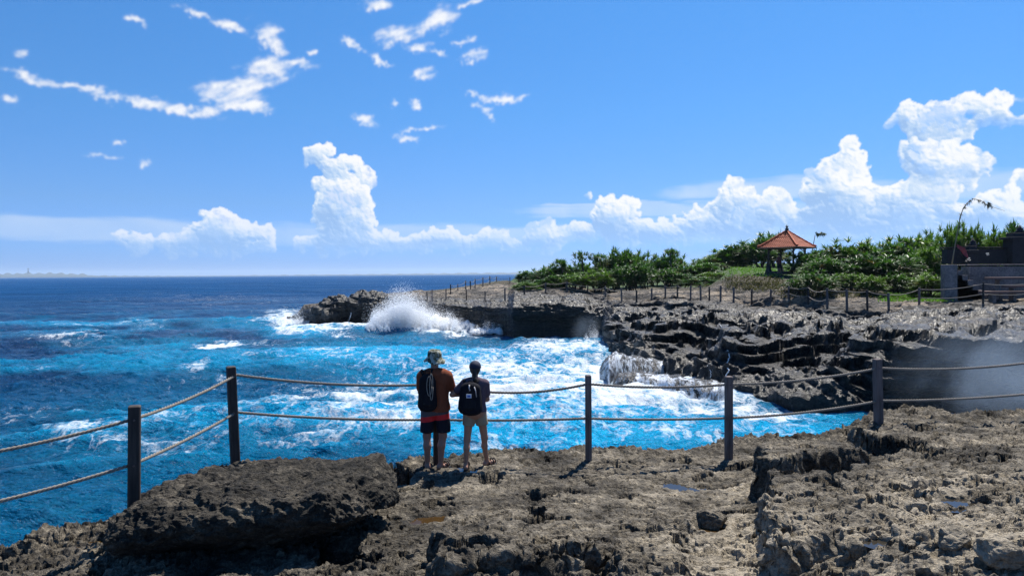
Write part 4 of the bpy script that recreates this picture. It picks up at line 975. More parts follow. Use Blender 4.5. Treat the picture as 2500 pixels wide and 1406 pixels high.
# ------------------------------------------------------------------ pavilion, shrine, pole
TILE = simple('terracotta_tile', (.44, .092, .028), .7, .45, 3.2, .4, .02)
STONE_D = simple('dark_andesite', (.045, .042, .040), .85, .4, 4, .5, .03)
TIMBER = simple('dark_timber', (.055, .035, .022), .6, .4, 5, .3, .01)
FASCIA = simple('painted_fascia', (.34, .13, .06), .6, .3, 3)
def make_pavilion():
    c = at(1921, 664, 66); zb = HC - .05
    root = thing('pavilion', 'open garden pavilion with a pointed orange tiled roof on the lawn', 'pavilion', (c[0], 66, zb), math.radians(43))
    S = 3.75; E = 2.22; R = 1.52                           # side of the eaves, eave height, rise
    mb = MB(); mb.box((0, 0, .0), (2.9, 2.9, .30), 0, .97, .02); mb.build('platform', STONE_D, root)
    for sx in (-1, 1):
        for sy in (-1, 1):
            x, y = sx * 1.18, sy * 1.18
            p = MB(); p.box((x, y, (E + .3) / 2), (.13, .13, E - .05), 0, 1, .015)
            for dx, dy in ((-sx, 0), (0, -sy)): p.tube([(x, y, E - .55), (x + dx * .14, y + dy * .14, E - .22), (x + dx * .45, y + dy * .45, E - .04)], [.035, .045, .03], 6)
            po = p.build('post', TIMBER, root)
            q = MB(); q.box((x, y, .40), (.46, .46, .50), 0, .52, .02); q.box((x, y, .71), (.30, .30, .12), 0, .9, .02); q.build('pedestal', STONE_D, po)
    b = MB()
    for s in (-1, 1): b.box((0, s * 1.18, E + .01), (2.7, .12, .14)); b.box((s * 1.18, 0, E + .155), (.12, 2.7, .14))
    b.build('beam', TIMBER, root)
    b = MB(); b.box((0, 0, E + .07), (S - .04, S - .04, .045)); b.build('ceiling', TIMBER, root)
    # four tiled slopes meeting in the point
    vs, fs = [], []; nu, nv = 60, 49
    for k in range(4):
        a = k * math.pi / 2; ca, sa = math.cos(a), math.sin(a)
        v = np.linspace(0, 1, nv)[:, None]; u = np.linspace(-1, 1, nu)[None]
        half = S / 2 * (1 - .965 * v); x = u * half; y = -half + 0 * u; z = E + .10 + R * (v ** 1.05) + 0 * u
        course = (v * 12) % 1.0; lift = .055 * (1 - course) + .022 * np.cos(x / .20 * 2 * math.pi)
        y = y - lift * .55; z = z + lift * .8
        vs.append(np.stack([ca * x - sa * y, sa * x + ca * y, z], -1).reshape(-1, 3)); fs.append(grid_faces(nv, nu) + k * nv * nu)
    rf = build('roof', np.concatenate(vs), np.concatenate(fs), TILE, root, False)
    for k in range(4):
        a = math.pi / 4 + k * math.pi / 2; r0 = S / 2 * math.sqrt(2); m = MB()
        pts = [(math.cos(a) * r0 * (1 - t * .97) * 1.02, math.sin(a) * r0 * (1 - t * .97) * 1.02, E + .15 + R * t ** 1.05 + (.10 * (1 - t / .12) if t < .12 else 0)) for t in np.linspace(0, 1, 15)]
        m.tube(pts, [.075 + .016 * (i % 2) for i in range(15)], 8); m.build('ridge_cap', TILE, rf, False)
    m = MB(); m.lathe((0, 0, E + R + .06), [(.20, 0), (.22, .06), (.13, .10), (.16, .18), (.18, .26), (.10, .32), (.06, .36), (.13, .42), (.06, .48), (.03, .56), (.005, .70)], 12)
    for k in range(4): a = k * math.pi / 2; m.tube([(0, 0, E + R + .50), (.10 * math.cos(a), .10 * math.sin(a), E + R + .52), (.15 * math.cos(a), .15 * math.sin(a), E + R + .62)], [.03, .025, .008], 6)
    m.build('finial', STONE_D, rf, True)
    m = MB()
    for k in range(4):
        a = k * math.pi / 2; ca, sa = math.cos(a), math.sin(a); L = S + .06; y = -S / 2 - .04
        m.box((-sa * y, ca * y, E + .075), (L, .035, .13), a)
    m.build('fascia', FASCIA, root)
    # stone ornament at the left corner
    return root
make_pavilion()
WALLS = simple('stained_render', (.20, .165, .150), .9, .9, 1.1, .5, .03)
BLACK = simple('black_volcanic_stone', (.028, .026, .028), .9, .5, 3, .6, .04)
REDST = simple('red_brown_slab', (.15, .095, .08), .85, .4, 2, .4, .02)
WHITE = simple('white_cloth', (.72, .69, .63), .85, .15, 8)
def make_shrine():
    def boxpx(mb, x0, x1, y0, y1, d, depth, bev=.02):
        a, b = at(x0, y1, d), at(x1, y0, d); mb.box(((a[0] + b[0]) / 2, d + depth / 2, (a[2] + b[2]) / 2), (b[0] - a[0], depth, b[2] - a[2]), 0, 1, bev)
    r = thing('stone_terrace', 'grey stained retaining wall with a flight of steps at the far right of the plateau', 'wall')
    m = MB(); boxpx(m, 2366, 2760, 648, 735, 52.6, 1.0); m.build('wall', WALLS, r)
    m = MB(); boxpx(m, 2364, 2762, 643, 648, 52.5, 1.2); m.build('coping', WALLS, r)
    m = MB(); boxpx(m, 2306, 2338, 646, 735, 51.0, .5); m.build('end_pier', WALLS, r)
    for k in range(6):
        m = MB(); boxpx(m, 2338, 2350 + k * 13, 660 + k * 12, 735 if k == 5 else 672 + k * 12 + 30, 51.1 + .0 * k, 1.5 - k * .02, .01); m.build('step', WALLS, r)
    for k, (x0, x1, y0, y1, d, lab) in enumerate([(2424, 2560, 676, 683, 50.0, 'long red-brown slab bench under the grey wall, upper of the three'), (2458, 2560, 696, 702, 49.6, 'short red-brown slab bench between the other two'), (2408, 2560, 710, 717, 49.2, 'low red-brown slab bench nearest the rope fence')]):
        t = thing('slab_bench', lab, 'bench'); m = MB(); boxpx(m, x0, x1, y0, y1, d, .9); m.build('seat', REDST, t)
        for xx in (x0 + 16, x1 - 30): m = MB(); boxpx(m, xx, xx + 9, y1, 740, d + .15, .5); m.build('leg', WALLS, t)
    w = thing('shrine_wall', 'black stone shrine wall with stepped pillars above the grey terrace at right', 'wall')
    m = MB(); boxpx(m, 2312, 2690, 606, 644, 55.0, .7); m.build('wall', BLACK, w)
    m = MB(); boxpx(m, 2310, 2692, 601, 606, 54.9, .9); m.build('coping', BLACK, w)
    for x, yt, hw in ((2377, 594, 11), (2492, 562, 20)):
        p = MB(); boxpx(p, x - hw, x + hw, yt + 22, 645, 54.4, 1.1); boxpx(p, x - hw * 1.3, x + hw * 1.3, yt + 16, yt + 22, 54.3, 1.3); boxpx(p, x - hw * .8, x + hw * .8, yt + 6, yt + 16, 54.5, .9)
        po = p.build('pillar', BLACK, w); q = at(x, yt + 6, 54.9); f = MB(); f.lathe((q[0], 55, q[2]), [(.32, 0), (.36, .1), (.2, .16), (.24, .3), (.1, .42), (.02, .62)], 10); f.build('cap', BLACK, po, True)
    # offerings left on the wall
    for k, (x, y, lab) in enumerate([(2365, 634, 'small straw and flower offering on the edge of the grey terrace'), (2412, 622, 'white cloth tied to the black shrine wall')]):
        q = at(x, y, 54.2 if k else 52.9); rr = np.random.default_rng(k)
        v, f, sh, dr = rosettes(np.tile(q[None], (6, 1)) + rr.normal(size=(6, 3)) * .07 * np.array([1, .5, 1.6]), np.tile([[0, 0, 1.0]], (6, 1)), 5, .16, .09, rr)
        tag(build('offering', v, f, WHITE, None, False, {'shade': sh, 'dry': dr}), lab, 'offering')
make_shrine()
def make_poles():
    bam = simple('dry_bamboo', (.26, .20, .11), .6, .35, 14, .3, .01); straw = simple('dry_palm_leaf', (.34, .29, .18), .8, .4, 10); red = simple('red_cloth', (.38, .065, .060), .85, .3, 5)
    r = thing('bamboo_pole', 'tall arching bamboo festival pole with a red cloth at the corner of the grey terrace', 'pole')
    d = 51.2; pts = [at(x, y, d) for x, y in [(2323, 652), (2329, 615), (2337, 570), (2344, 530), (2352, 508), (2364, 493), (2378, 486), (2393, 489), (2408, 500), (2430, 508), (2453, 515)]]
    m = MB(); m.tube(pts, [.042, .040, .036, .031, .027, .023, .02, .018, .015, .012, .009], 6); m.build('pole', bam, r, True)
    rr = np.random.default_rng(5); P = np.array(pts); s = rr.uniform(3.0, 8.6, 44); i = s.astype(int); C = P[i] * (1 - (s - i))[:, None] + P[i + 1] * (s - i)[:, None]
    v, f, sh, dr = rosettes(C, rr.normal(size=(44, 3)) + np.array([0, 0, .2]), 5, .22, .04, rr); build('leaf_tassel', v, f, straw, r, False, {'shade': sh, 'dry': dr})
    q = at(2412, 498, d); v, f, sh, dr = rosettes(q[None] + rr.normal(size=(5, 3)) * .06, np.tile([[.6, 0, -.6]], (5, 1)), 5, .34, .10, rr); build('basket', v, f, straw, r, False, {'shade': sh, 'dry': dr})
    n, k = 16, 10; u, w = np.meshgrid(np.linspace(0, 1, n), np.linspace(0, 1, k), indexing='ij'); a, b = at(2336, 596, d - .1), at(2362, 612, d - .1)
    X = a[0] + (b[0] - a[0]) * u; Z = a[2] + (b[2] - a[2]) * u - (.25 + .30 * u) * w + .04 * np.sin(7 * w + 3 * u); Y = a[1] + .10 * np.sin(u * 8 + w * 3) * u
    build('cloth', np.stack([X, Y, Z], -1), grid_faces(n, k), red, r)
    r = thing('bamboo_pole', 'thin pole with a ragged green leaf top leaning behind the pavilion roof', 'pole')
    d = 72; m = MB(); m.tube([at(x, y, d) for x, y in [(1978, 640), (1986, 596), (1990, 574)]], [.05, .04, .03], 6); m.build('pole', bam, r, True)
    C = np.array([at(x, 571 + 2 * math.sin(x), d) for x in np.linspace(1990, 2012, 12)]); v, f, sh, dr = rosettes(C, rr.normal(size=(12, 3)) * .4 + np.array([.8, 0, .1]), 14, .36, .09, rr); build('leaves', v, f, PANDAN, r, False, {'shade': sh, 'dry': dr})
make_poles()
def make_coast():
    m, g = new_mat('distant_coast'); P = g.pos(); n = g.noise(P, .004, 6, .6)
    g.put(g.out.inputs[0], principled(g, g.mix(n, (.018, .035, .030), (.05, .06, .05)), .95))
    def ridge(name, x0, x1, prof, D, label, depth=1500, seed=1):
        n = 260; xs = np.linspace(x0, x1, n); top = np.interp(xs, [p[0] for p in prof], [p[1] for p in prof]) 
        h = top / FPX * D * (1 + .25 * fbm2(xs / 18 + seed, xs * 0, 3)) + 2; k = (xs - 1250) / FPX
        rows = [(0, -8), (.02, .0), (.10, .45), (.3, 1.0), (1.0, .9), (1.3, -1)]
        Pm = np.array([[(kk * (D + q * depth), D + q * depth, (hh * w if w > 0 else w * 20) * (1 + .2 * math.sin(j * .9 + q * 9) * (w > 0))) for j, (kk, hh) in enumerate(zip(k, h))] for q, w in rows])
        tag(build(name, Pm, grid_faces(len(rows), n), m), kind='structure')
    ridge('distant_hills', -500, 470, [(-500, 13), (0, 11), (140, 11), (200, 8), (230, 4), (330, 2.5), (470, 1)], 9000, '', 2500, 2)
    ridge('distant_coast', 380, 1700, [(380, 1), (700, 2.0), (1000, 3), (1150, 4.0), (1260, 4.5), (1700, 4)], 11000, '', 1500, 8)
    a = at(69, 667, 9600); t = thing('distant_tower', 'tiny tower on the far hazy hill at left', 'tower', (a[0], 9600, 40)); mb = MB(); mb.box((0, 0, 35), (16, 16, 60), 0, .7, 1); mb.build('shaft', m, t); mb = MB(); mb.box((0, 0, 80), (22, 22, 16), 0, .4, 1); mb.build('top', m, t)
make_coast()
def make_haze():
    m, g = new_mat('sea_air'); v = g.new('ShaderNodeVolumePrincipled'); v.inputs['Color'].default_value = (.72, .87, 1.0, 1); v.inputs['Density'].default_value = 6e-5; v.inputs['Anisotropy'].default_value = 0.2
    g.put(g.out.inputs[1], v.outputs[0])
    mb = MB(); mb.box((0, 8000, 64), (40000, 20000, 134)); tag(mb.build('haze', m), kind='stuff')
make_haze()
# ------------------------------------------------------------------ people
def seg_sd(p, a, b, ra, rb):
    a = np.asarray(a, np.float32); b = np.asarray(b, np.float32); ab = b - a
    t = np.clip(((p - a) @ ab) / max(float(ab @ ab), 1e-9), 0, 1)
    return np.sqrt(((p - a - t[..., None] * ab) ** 2).sum(-1)) - (ra + (rb - ra) * t)
def ell_sd(p, c, r):
    q = (p - np.asarray(c, np.float32)) / np.asarray(r, np.float32); l = np.sqrt((q ** 2).sum(-1)); return (l - 1) * min(r)
def smin(a, b, k):
    h = np.clip(.5 + .5 * (b - a) / k, 0, 1); return b * (1 - h) + a * h - k * h * (1 - h)
def field_of(p, prims):
    r = None
    for q in prims:
        k = q[-1]; s = seg_sd(p, *q[1:5]) if q[0] == 'c' else ell_sd(p, *q[1:3])
        r = s if r is None else smin(r, s, k)
    return r
def surface_nets(fn, lo, hi, h):
    """smooth closed surface of fn = 0"""
    ax = [np.arange(l, u + h, h, dtype=np.float32) for l, u in zip(lo, hi)]
    G = np.stack(np.meshgrid(*ax, indexing='ij'), -1); F = fn(G).astype(np.float32); S = F < 0
    nx, ny, nz = F.shape; cnt = np.zeros((nx - 1, ny - 1, nz - 1), np.float32); acc = np.zeros((nx - 1, ny - 1, nz - 1, 3), np.float32)
    sl = lambda o, n: slice(o, n - 1 + o)
    cor = [(i, j, k) for i in (0, 1) for j in (0, 1) for k in (0, 1)]
    for a in cor:
        for d in range(3):
            if a[d]: continue
            b = list(a); b[d] = 1; b = tuple(b)
            A = tuple(sl(o, n) for o, n in zip(a, F.shape)); B = tuple(sl(o, n) for o, n in zip(b, F.shape))
            m = S[A] != S[B]; t = np.where(m, F[A] / (F[A] - F[B] + 1e-12), 0); q = np.zeros(t.shape + (3,), np.float32)
            for e in range(3): q[..., e] = a[e] + (t if e == d else 0)
            acc += q * m[..., None]; cnt += m
    act = cnt > 0; idx = np.full(cnt.shape, -1, np.int64); idx[act] = np.arange(act.sum())
    ii = np.argwhere(act); v = (ii + acc[act] / cnt[act][:, None]) * h + np.array(lo)
    fs = []
    for d in range(3):
        e1, e2 = [(1, 2), (2, 0), (0, 1)][d]
        A = [slice(1, n - 1) for n in F.shape]; A[d] = slice(0, F.shape[d] - 1); B = list(A); B[d] = slice(1, F.shape[d])
        sa, sb = S[tuple(A)], S[tuple(B)]; w = np.argwhere(sa != sb); off = np.array([1, 1, 1]); off[d] = 0; w = w + off
        up = sa[sa != sb]
        def cell(o1, o2):
            c = w.copy(); c[:, e1] -= o1; c[:, e2] -= o2; return idx[c[:, 0], c[:, 1], c[:, 2]]
        q = np.stack([cell(1, 1), cell(0, 1), cell(0, 0), cell(1, 0)], -1); q[~up] = q[~up][:, ::-1]; fs.append(q)
    return v, np.concatenate(fs)
def mesh_sd(name, prims, mat, parent, h, extra=None, pad=.05):
    pts = []
    for q in prims:
        if q[0] == 'c': pts += [np.array(q[1]) - q[3], np.array(q[1]) + q[3], np.array(q[2]) - q[4], np.array(q[2]) + q[4]]
        else: pts += [np.array(q[1]) - np.array(q[2]), np.array(q[1]) + np.array(q[2])]
    lo, hi = np.min(pts, 0) - pad, np.max(pts, 0) + pad
    fn = (lambda p: field_of(p, prims)) if extra is None else (lambda p: extra(p, field_of(p, prims)))
    v, f = surface_nets(fn, lo, hi, h)
    return build(name, v, f, mat, parent, True)
def hand(wr, fwd, palm, thumb, s=1.0, curl=.5):
    """palm, four unequal bent fingers and a thumb leaving the side of the palm"""
    wr, fwd, palm, thumb = (np.array(x, float) for x in (wr, fwd, palm, thumb)); fwd /= np.linalg.norm(fwd); thumb -= fwd * (thumb @ fwd); thumb /= np.linalg.norm(thumb); palm = np.cross(thumb, fwd) * np.sign(np.cross(thumb, fwd) @ palm + 1e-9)
    o = []; K = wr + fwd * .085 * s
    for i, u in enumerate((.030, .010, -.010, -.029)): o.append(('c', wr + thumb * u * .55 * s, K + thumb * u * s, .016 * s, .013 * s, .014))
    for i, (u, L) in enumerate(zip((.030, .010, -.010, -.029), (.072, .080, .074, .058))):
        a = K + thumb * u * s; d1 = fwd * math.cos(curl) + palm * math.sin(curl); d2 = fwd * math.cos(curl * 2.2) + palm * math.sin(curl * 2.2)
        b = a + d1 * L * .5 * s; o.append(('c', a, b, .0095 * s, .009 * s, .006)); o.append(('c', b, b + d2 * L * .5 * s, .009 * s, .0075 * s, .004))
    a = wr + fwd * .028 * s + thumb * .026 * s; b = a + (thumb * .75 + fwd * .6 + palm * .3) * .042 * s; o.append(('c', a, b, .013 * s, .011 * s, .012)); o.append(('c', b, b + (thumb * .25 + fwd * .85 + palm * .4) * .034 * s, .0105 * s, .0085 * s, .005))
    return o
def leg(hip, knee, ank, toe, s, calf=.056):
    hip, knee, ank, toe = (np.array(x, float) for x in (hip, knee, ank, toe)); mid = knee * .66 + ank * .34; f = (toe - ank); f[2] = 0; f /= np.linalg.norm(f)
    back = mid - f * .018
    heel = ank.copy(); heel[2] = .045; heel -= f * .035
    return [('c', hip, knee, .092 * s, .058 * s, .04), ('c', knee, back, .055 * s, calf * s, .03), ('c', back, ank, calf * s, .036 * s, .03), ('c', ank, heel, .038 * s, .034 * s, .02),
            ('c', heel, heel + f * .16, .034 * s, .034 * s, .03), ('c', heel + f * .13 + [0, 0, -.008], np.array([toe[0], toe[1], .030]), .036 * s, .024 * s, .025)]
SKIN_A = simple('sunburnt_skin', (.31, .155, .105), .5, .12, 9, .1, .003); SKIN_B = simple('tanned_skin', (.36, .19, .125), .5, .12, 9, .1, .003)
def cloth(name, c, var=.25, **kw): return simple(name, c, .9, var, 7, .5, .012, .15, **kw)
def band_mat():
    m, g = new_mat('striped_swim_shorts'); o = g.obj(); x, y, z = g.sep(o); n = g.noise(o, 9, 4, .6)
    zz = g.math('ADD', z, g.math('MULTIPLY', x, -.12))
    col = g.mix(g.mr(zz, .752, .756, smooth=False), (.010, .011, .020), (.62, .030, .035)); col = g.mix(g.mr(zz, .832, .836, smooth=False), col, (.085, .080, .095))
    col = g.vm('SCALE', col, scale=g.math('MULTIPLY_ADD', n, .5, .75))
    g.put(g.out.inputs[0], principled(g, col, .8, g.bump(n, .5, .012), .2)); return m
def camo_mat():
    m, g = new_mat('camouflage_cloth'); o = g.obj(); n = g.noise(o, 17, 3, .5, dist=.6); n2 = g.noise(g.vm('ADD', o, (3, 1, 2)), 21, 3, .5, dist=.6)
    col = g.mix(g.mr(n, .47, .50), (.34, .35, .29), (.052, .060, .040)); col = g.mix(g.mr(n2, .56, .59), col, (.17, .17, .11))
    g.put(g.out.inputs[0], principled(g, col, .9, g.bump(g.noise(o, 30, 4), .4, .008), .2)); return m
def folds(p, s, a=.006, f=11.0): return s + a * fbm3(p * np.array([f, f, f * .55], np.float32), 2)
def face(root, head, s, skin):
    hx, hy, hz = head; dark = simple('eye_dark', (.02, .015, .012), .2, .1); 
    for sg in (-1, 1):
        m = MB(); m.lathe((hx + sg * .031 * s, hy + .093 * s, hz + .005), [(.002, -.009), (.010, -.004), (.011, .0), (.010, .004), (.002, .009)], 8); m.build('eye', dark, root, True)
    m = MB(); m.tube([(hx - .022 * s, hy + .092 * s, hz - .062 * s), (hx, hy + .100 * s, hz - .060 * s), (hx + .022 * s, hy + .092 * s, hz - .062 * s)], [.004, .006, .004], 6); m.build('mouth', simple('lips', (.22, .075, .06), .5, .1), root, True)
def head_prims(c, s):
    c = np.array(c); o = [('e', c + [0, -.005, .025], (.074 * s, .094 * s, .095 * s), .02), ('e', c + [0, .030, -.045], (.055 * s, .062 * s, .066 * s), .03), ('c', c + [0, .092, .0], c + [0, .108, -.028], .010, .013, .012)]
    for sg in (-1, 1): o.append(('e', c + [sg * .076 * s, -.004, -.005], (.010, .022, .032), .006))
    return o
def sandals(root, feet, mat):
    for (heel, toe) in feet:
        heel, toe = np.array(heel, float), np.array(toe, float); f = toe - heel; f /= np.linalg.norm(f); s = np.array([f[1], -f[0], 0])
        v, fa = [], []; n = 20
        for z in (0.0, .022):
            for k in range(n):
                a = 2 * math.pi * k / n; w = .043 + .008 * math.cos(a); q = (heel + toe) / 2 + f * math.cos(a) * .140 + s * math.sin(a) * w; v.append((q[0], q[1], z))
        fa = [tuple(range(n))[::-1], tuple(range(n, 2 * n))] + [(k, (k + 1) % n, n + (k + 1) % n, n + k) for k in range(n)]
        o = build('sandal', v, fa, mat, root, False)
        for t, hh, r in ((.28, .078, .010), (.62, .062, .011), (-.30, .062, .010)):
            m = MB(); c = (heel + toe) / 2 + f * t * .13; w = .042
            m.tube([tuple(c + s * w * math.cos(a) * 1.02 + np.array([0, 0, .015 + hh * math.sin(a)])) for a in np.linspace(0, math.pi, 9)], r, 6); m.build('strap', mat, o, True)
def backpack(name_label, loc, rz, w, h, d, mat, mat2, extra):
    r = thing('backpack', name_label, 'backpack', loc, rz)
    prims = [('c', (-w * .30, 0, h * .16), (-w * .26, 0, h * .80), d * .50, d * .40, .06), ('c', (w * .30, 0, h * .16), (w * .26, 0, h * .80), d * .50, d * .40, .06), ('c', (0, -d * .08, h * .14), (0, 0, h * .86), d * .58, d * .40, .06)]
    mesh_sd('body', prims, mat, r, .012, lambda p, s: np.maximum(folds(p, s, .007, 10), np.abs(p[..., 1]) - d * .55))
    mesh_sd('pocket', [('c', (-w * .22, -d * .42, h * .20), (-w * .20, -d * .40, h * .42), d * .20, d * .16, .05), ('c', (w * .22, -d * .42, h * .20), (w * .20, -d * .40, h * .42), d * .20, d * .16, .05), ('c', (0, -d * .46, h * .18), (0, -d * .44, h * .44), d * .2, d * .16, .05)], mat2, r, .012, lambda p, s: folds(p, s, .004, 14))
    m = MB(); m.tube([(-.035, .01, h * .97), (-.03, .0, h * 1.06), (.03, .0, h * 1.06), (.035, .01, h * .97)], .008, 6); m.build('handle', mat2, r, True)
    for sg in (-1, 1):
        m = MB(); m.tube([(sg * w * .26, d * .30, h * .90), (sg * w * .36, d * .62, h * 1.05), (sg * w * .40, d * 1.25, h * .98), (sg * w * .46, d * 1.75, h * .72), (sg * w * .52, d * 1.50, h * .40), (sg * w * .46, d * .42, h * .12)], [.018, .024, .026, .024, .016, .010], 8); m.build('strap', mat2, r, True)
    extra(r); return r
def make_man():
    p0 = at(1063, 1134, 10.75); z = shelf_z(p0[0], p0[1], .12)
    R = thing('person', 'taller person at the fence in camouflage bucket hat, brown T-shirt and red-banded black shorts', 'person', (p0[0], p0[1], z), math.radians(4))
    S = 1.0
    hl, hr = (-.095, 0, .93), (.095, 0, .93); kl, kr = (-.125, .012, .51), (.120, .02, .51); al, ar = (-.120, -.01, .085), (.080, -.03, .085)
    tl, tr = (-.150, .155, .03), (.190, .085, .03)
    tors = [('c', (-.065, 0, .95), (.065, 0, .95), .128, .128, .05), ('c', (-.06, 0, .95), (-.06, .01, 1.12), .125, .112, .06), ('c', (.06, 0, .95), (.06, .01, 1.12), .125, .112, .06), ('c', (-.06, .01, 1.12), (-.085, .0, 1.33), .112, .118, .06), ('c', (.06, .01, 1.12), (.085, .0, 1.33), .112, .118, .06), ('c', (-.155, -.01, 1.425), (.155, -.01, 1.425), .062, .062, .07), ('c', (-.07, -.01, 1.45), (.07, -.01, 1.45), .07, .07, .05)]
    hd = (0, .030, 1.655)
    neck = [('c', (0, -.005, 1.44), (0, .018, 1.60), .064, .056, .04)]
    sl, sr = (-.192, -.01, 1.415), (.192, -.01, 1.415); el, er = (-.215, .10, 1.165), (.262, .075, 1.205); wl, wr = (.03, .215, 1.175), (.03, .245, 1.225)
    arms = [('c', sl, el, .054, .042, .05), ('c', el, wl, .043, .030, .03), ('c', sr, er, .054, .042, .05), ('c', er, wr, .043, .030, .03)]
    hands = hand(wl, (.92, .10, -.05), (0, -1, 0), (0, .1, 1), 1, .35) + hand(wr, (-.92, .12, .02), (0, -1, 0), (0, .1, 1), 1, .35)
    mesh_sd('body', tors + neck + head_prims(hd, 1) + leg(hl, kl, al, tl, 1) + leg(hr, kr, ar, tr, 1) + arms + hands, SKIN_A, R, .0085)
    face(R, hd, 1, SKIN_A)
    shirt = [(q[0], q[1], q[2], q[3] + .024, q[4] + .024, .06) for q in tors] + [('c', (-.06, .0, .88), (.06, 0, .88), .140, .140, .06)]
    def cut(p, s): return np.maximum(folds(p, s, .009, 9), .905 - .015 * np.sin(p[..., 0] * 14) - p[..., 2])
    def sleeve(a, b, t, r0, r1): a, b = np.array(a), np.array(b); return ('c', a, a + (b - a) * t, r0, r1, .05)
    sh = mesh_sd('tshirt', shirt + [sleeve(sl, el, .70, .078, .074), sleeve(sr, er, .70, .078, .074)], cloth('brown_tshirt', (.20, .058, .028)), R, .010, cut)
    sw = [('c', (-.065, 0, .93), (.065, 0, .93), .138, .138, .05), ('c', (-.098, 0, .88), (-.132, .01, .54), .115, .098, .022), ('c', (.098, 0, .88), (.140, .015, .54), .115, .104, .022)]
    mesh_sd('shorts', sw, band_mat(), R, .010, lambda p, s: np.maximum(np.maximum(folds(p, s, .007, 9), p[..., 2] - .98), .560 + .05 * np.abs(p[..., 0]) - p[..., 2]))
    # bucket hat
    c = camo_mat(); m = MB(); prof = [(.168, -.062), (.150, -.040), (.122, -.006), (.113, .004), (.112, .05), (.104, .092), (.080, .116), (.03, .124)]
    n = 40; vs, fs = [], []
    for r, zz in prof:
        for k in range(n):
            a = 2 * math.pi * k / n; wv = (.016 * math.sin(2 * a + .6) + .010 * math.sin(5 * a)) * max(0, (r - .112) / .05); vs.append((r * math.cos(a) * .97, r * math.sin(a) * 1.08, zz + wv - .006 * math.sin(9 * a) * (zz > .05)))
    for i in range(len(prof) - 1): fs += [(i * n + k, i * n + (k + 1) % n, (i + 1) * n + (k + 1) % n, (i + 1) * n + k) for k in range(n)]
    fs.append(tuple(range((len(prof) - 1) * n, len(prof) * n)))
    h = build('bucket_hat', vs, fs, c, R, True, None, (hd[0], hd[1] - .006, hd[2] + .040)); h.rotation_euler = (.06, .05, 0)
    sol = h.modifiers.new('thickness', 'SOLIDIFY'); sol.thickness = .004
    sandals(R, [((al[0] + .01, al[1] - .04, 0), tl), ((ar[0] - .02, ar[1] - .02, 0), tr)], simple('black_sandal', (.014, .013, .013), .7, .3))
    blk = cloth('black_pack_cloth', (.012, .011, .014)); blk2 = cloth('black_pack_web', (.016, .015, .018))
    def extra(r):
        cord = simple('pale_cord', (.28, .25, .21), .8, .2)
        for k, (x, z0, z1, wd) in enumerate(((.02, .46, .30, .045), (.05, .48, .26, .03))):
            m = MB(); m.tube([(x + wd * math.cos(a) * .8, -.105 - .01 * k, z0 - (z0 - z1) * .5 + (z0 - z1) * .9 * math.sin(a)) for a in np.linspace(0, 2 * math.pi, 17)], .006, 6); m.build('cord', cord, r, True)
    backpack('slim black backpack with looped pale cord on the taller person in the bucket hat', (p0[0] - .088, p0[1] - .185, z + .93), math.radians(10), .215, .56, .16, blk, blk2, extra)
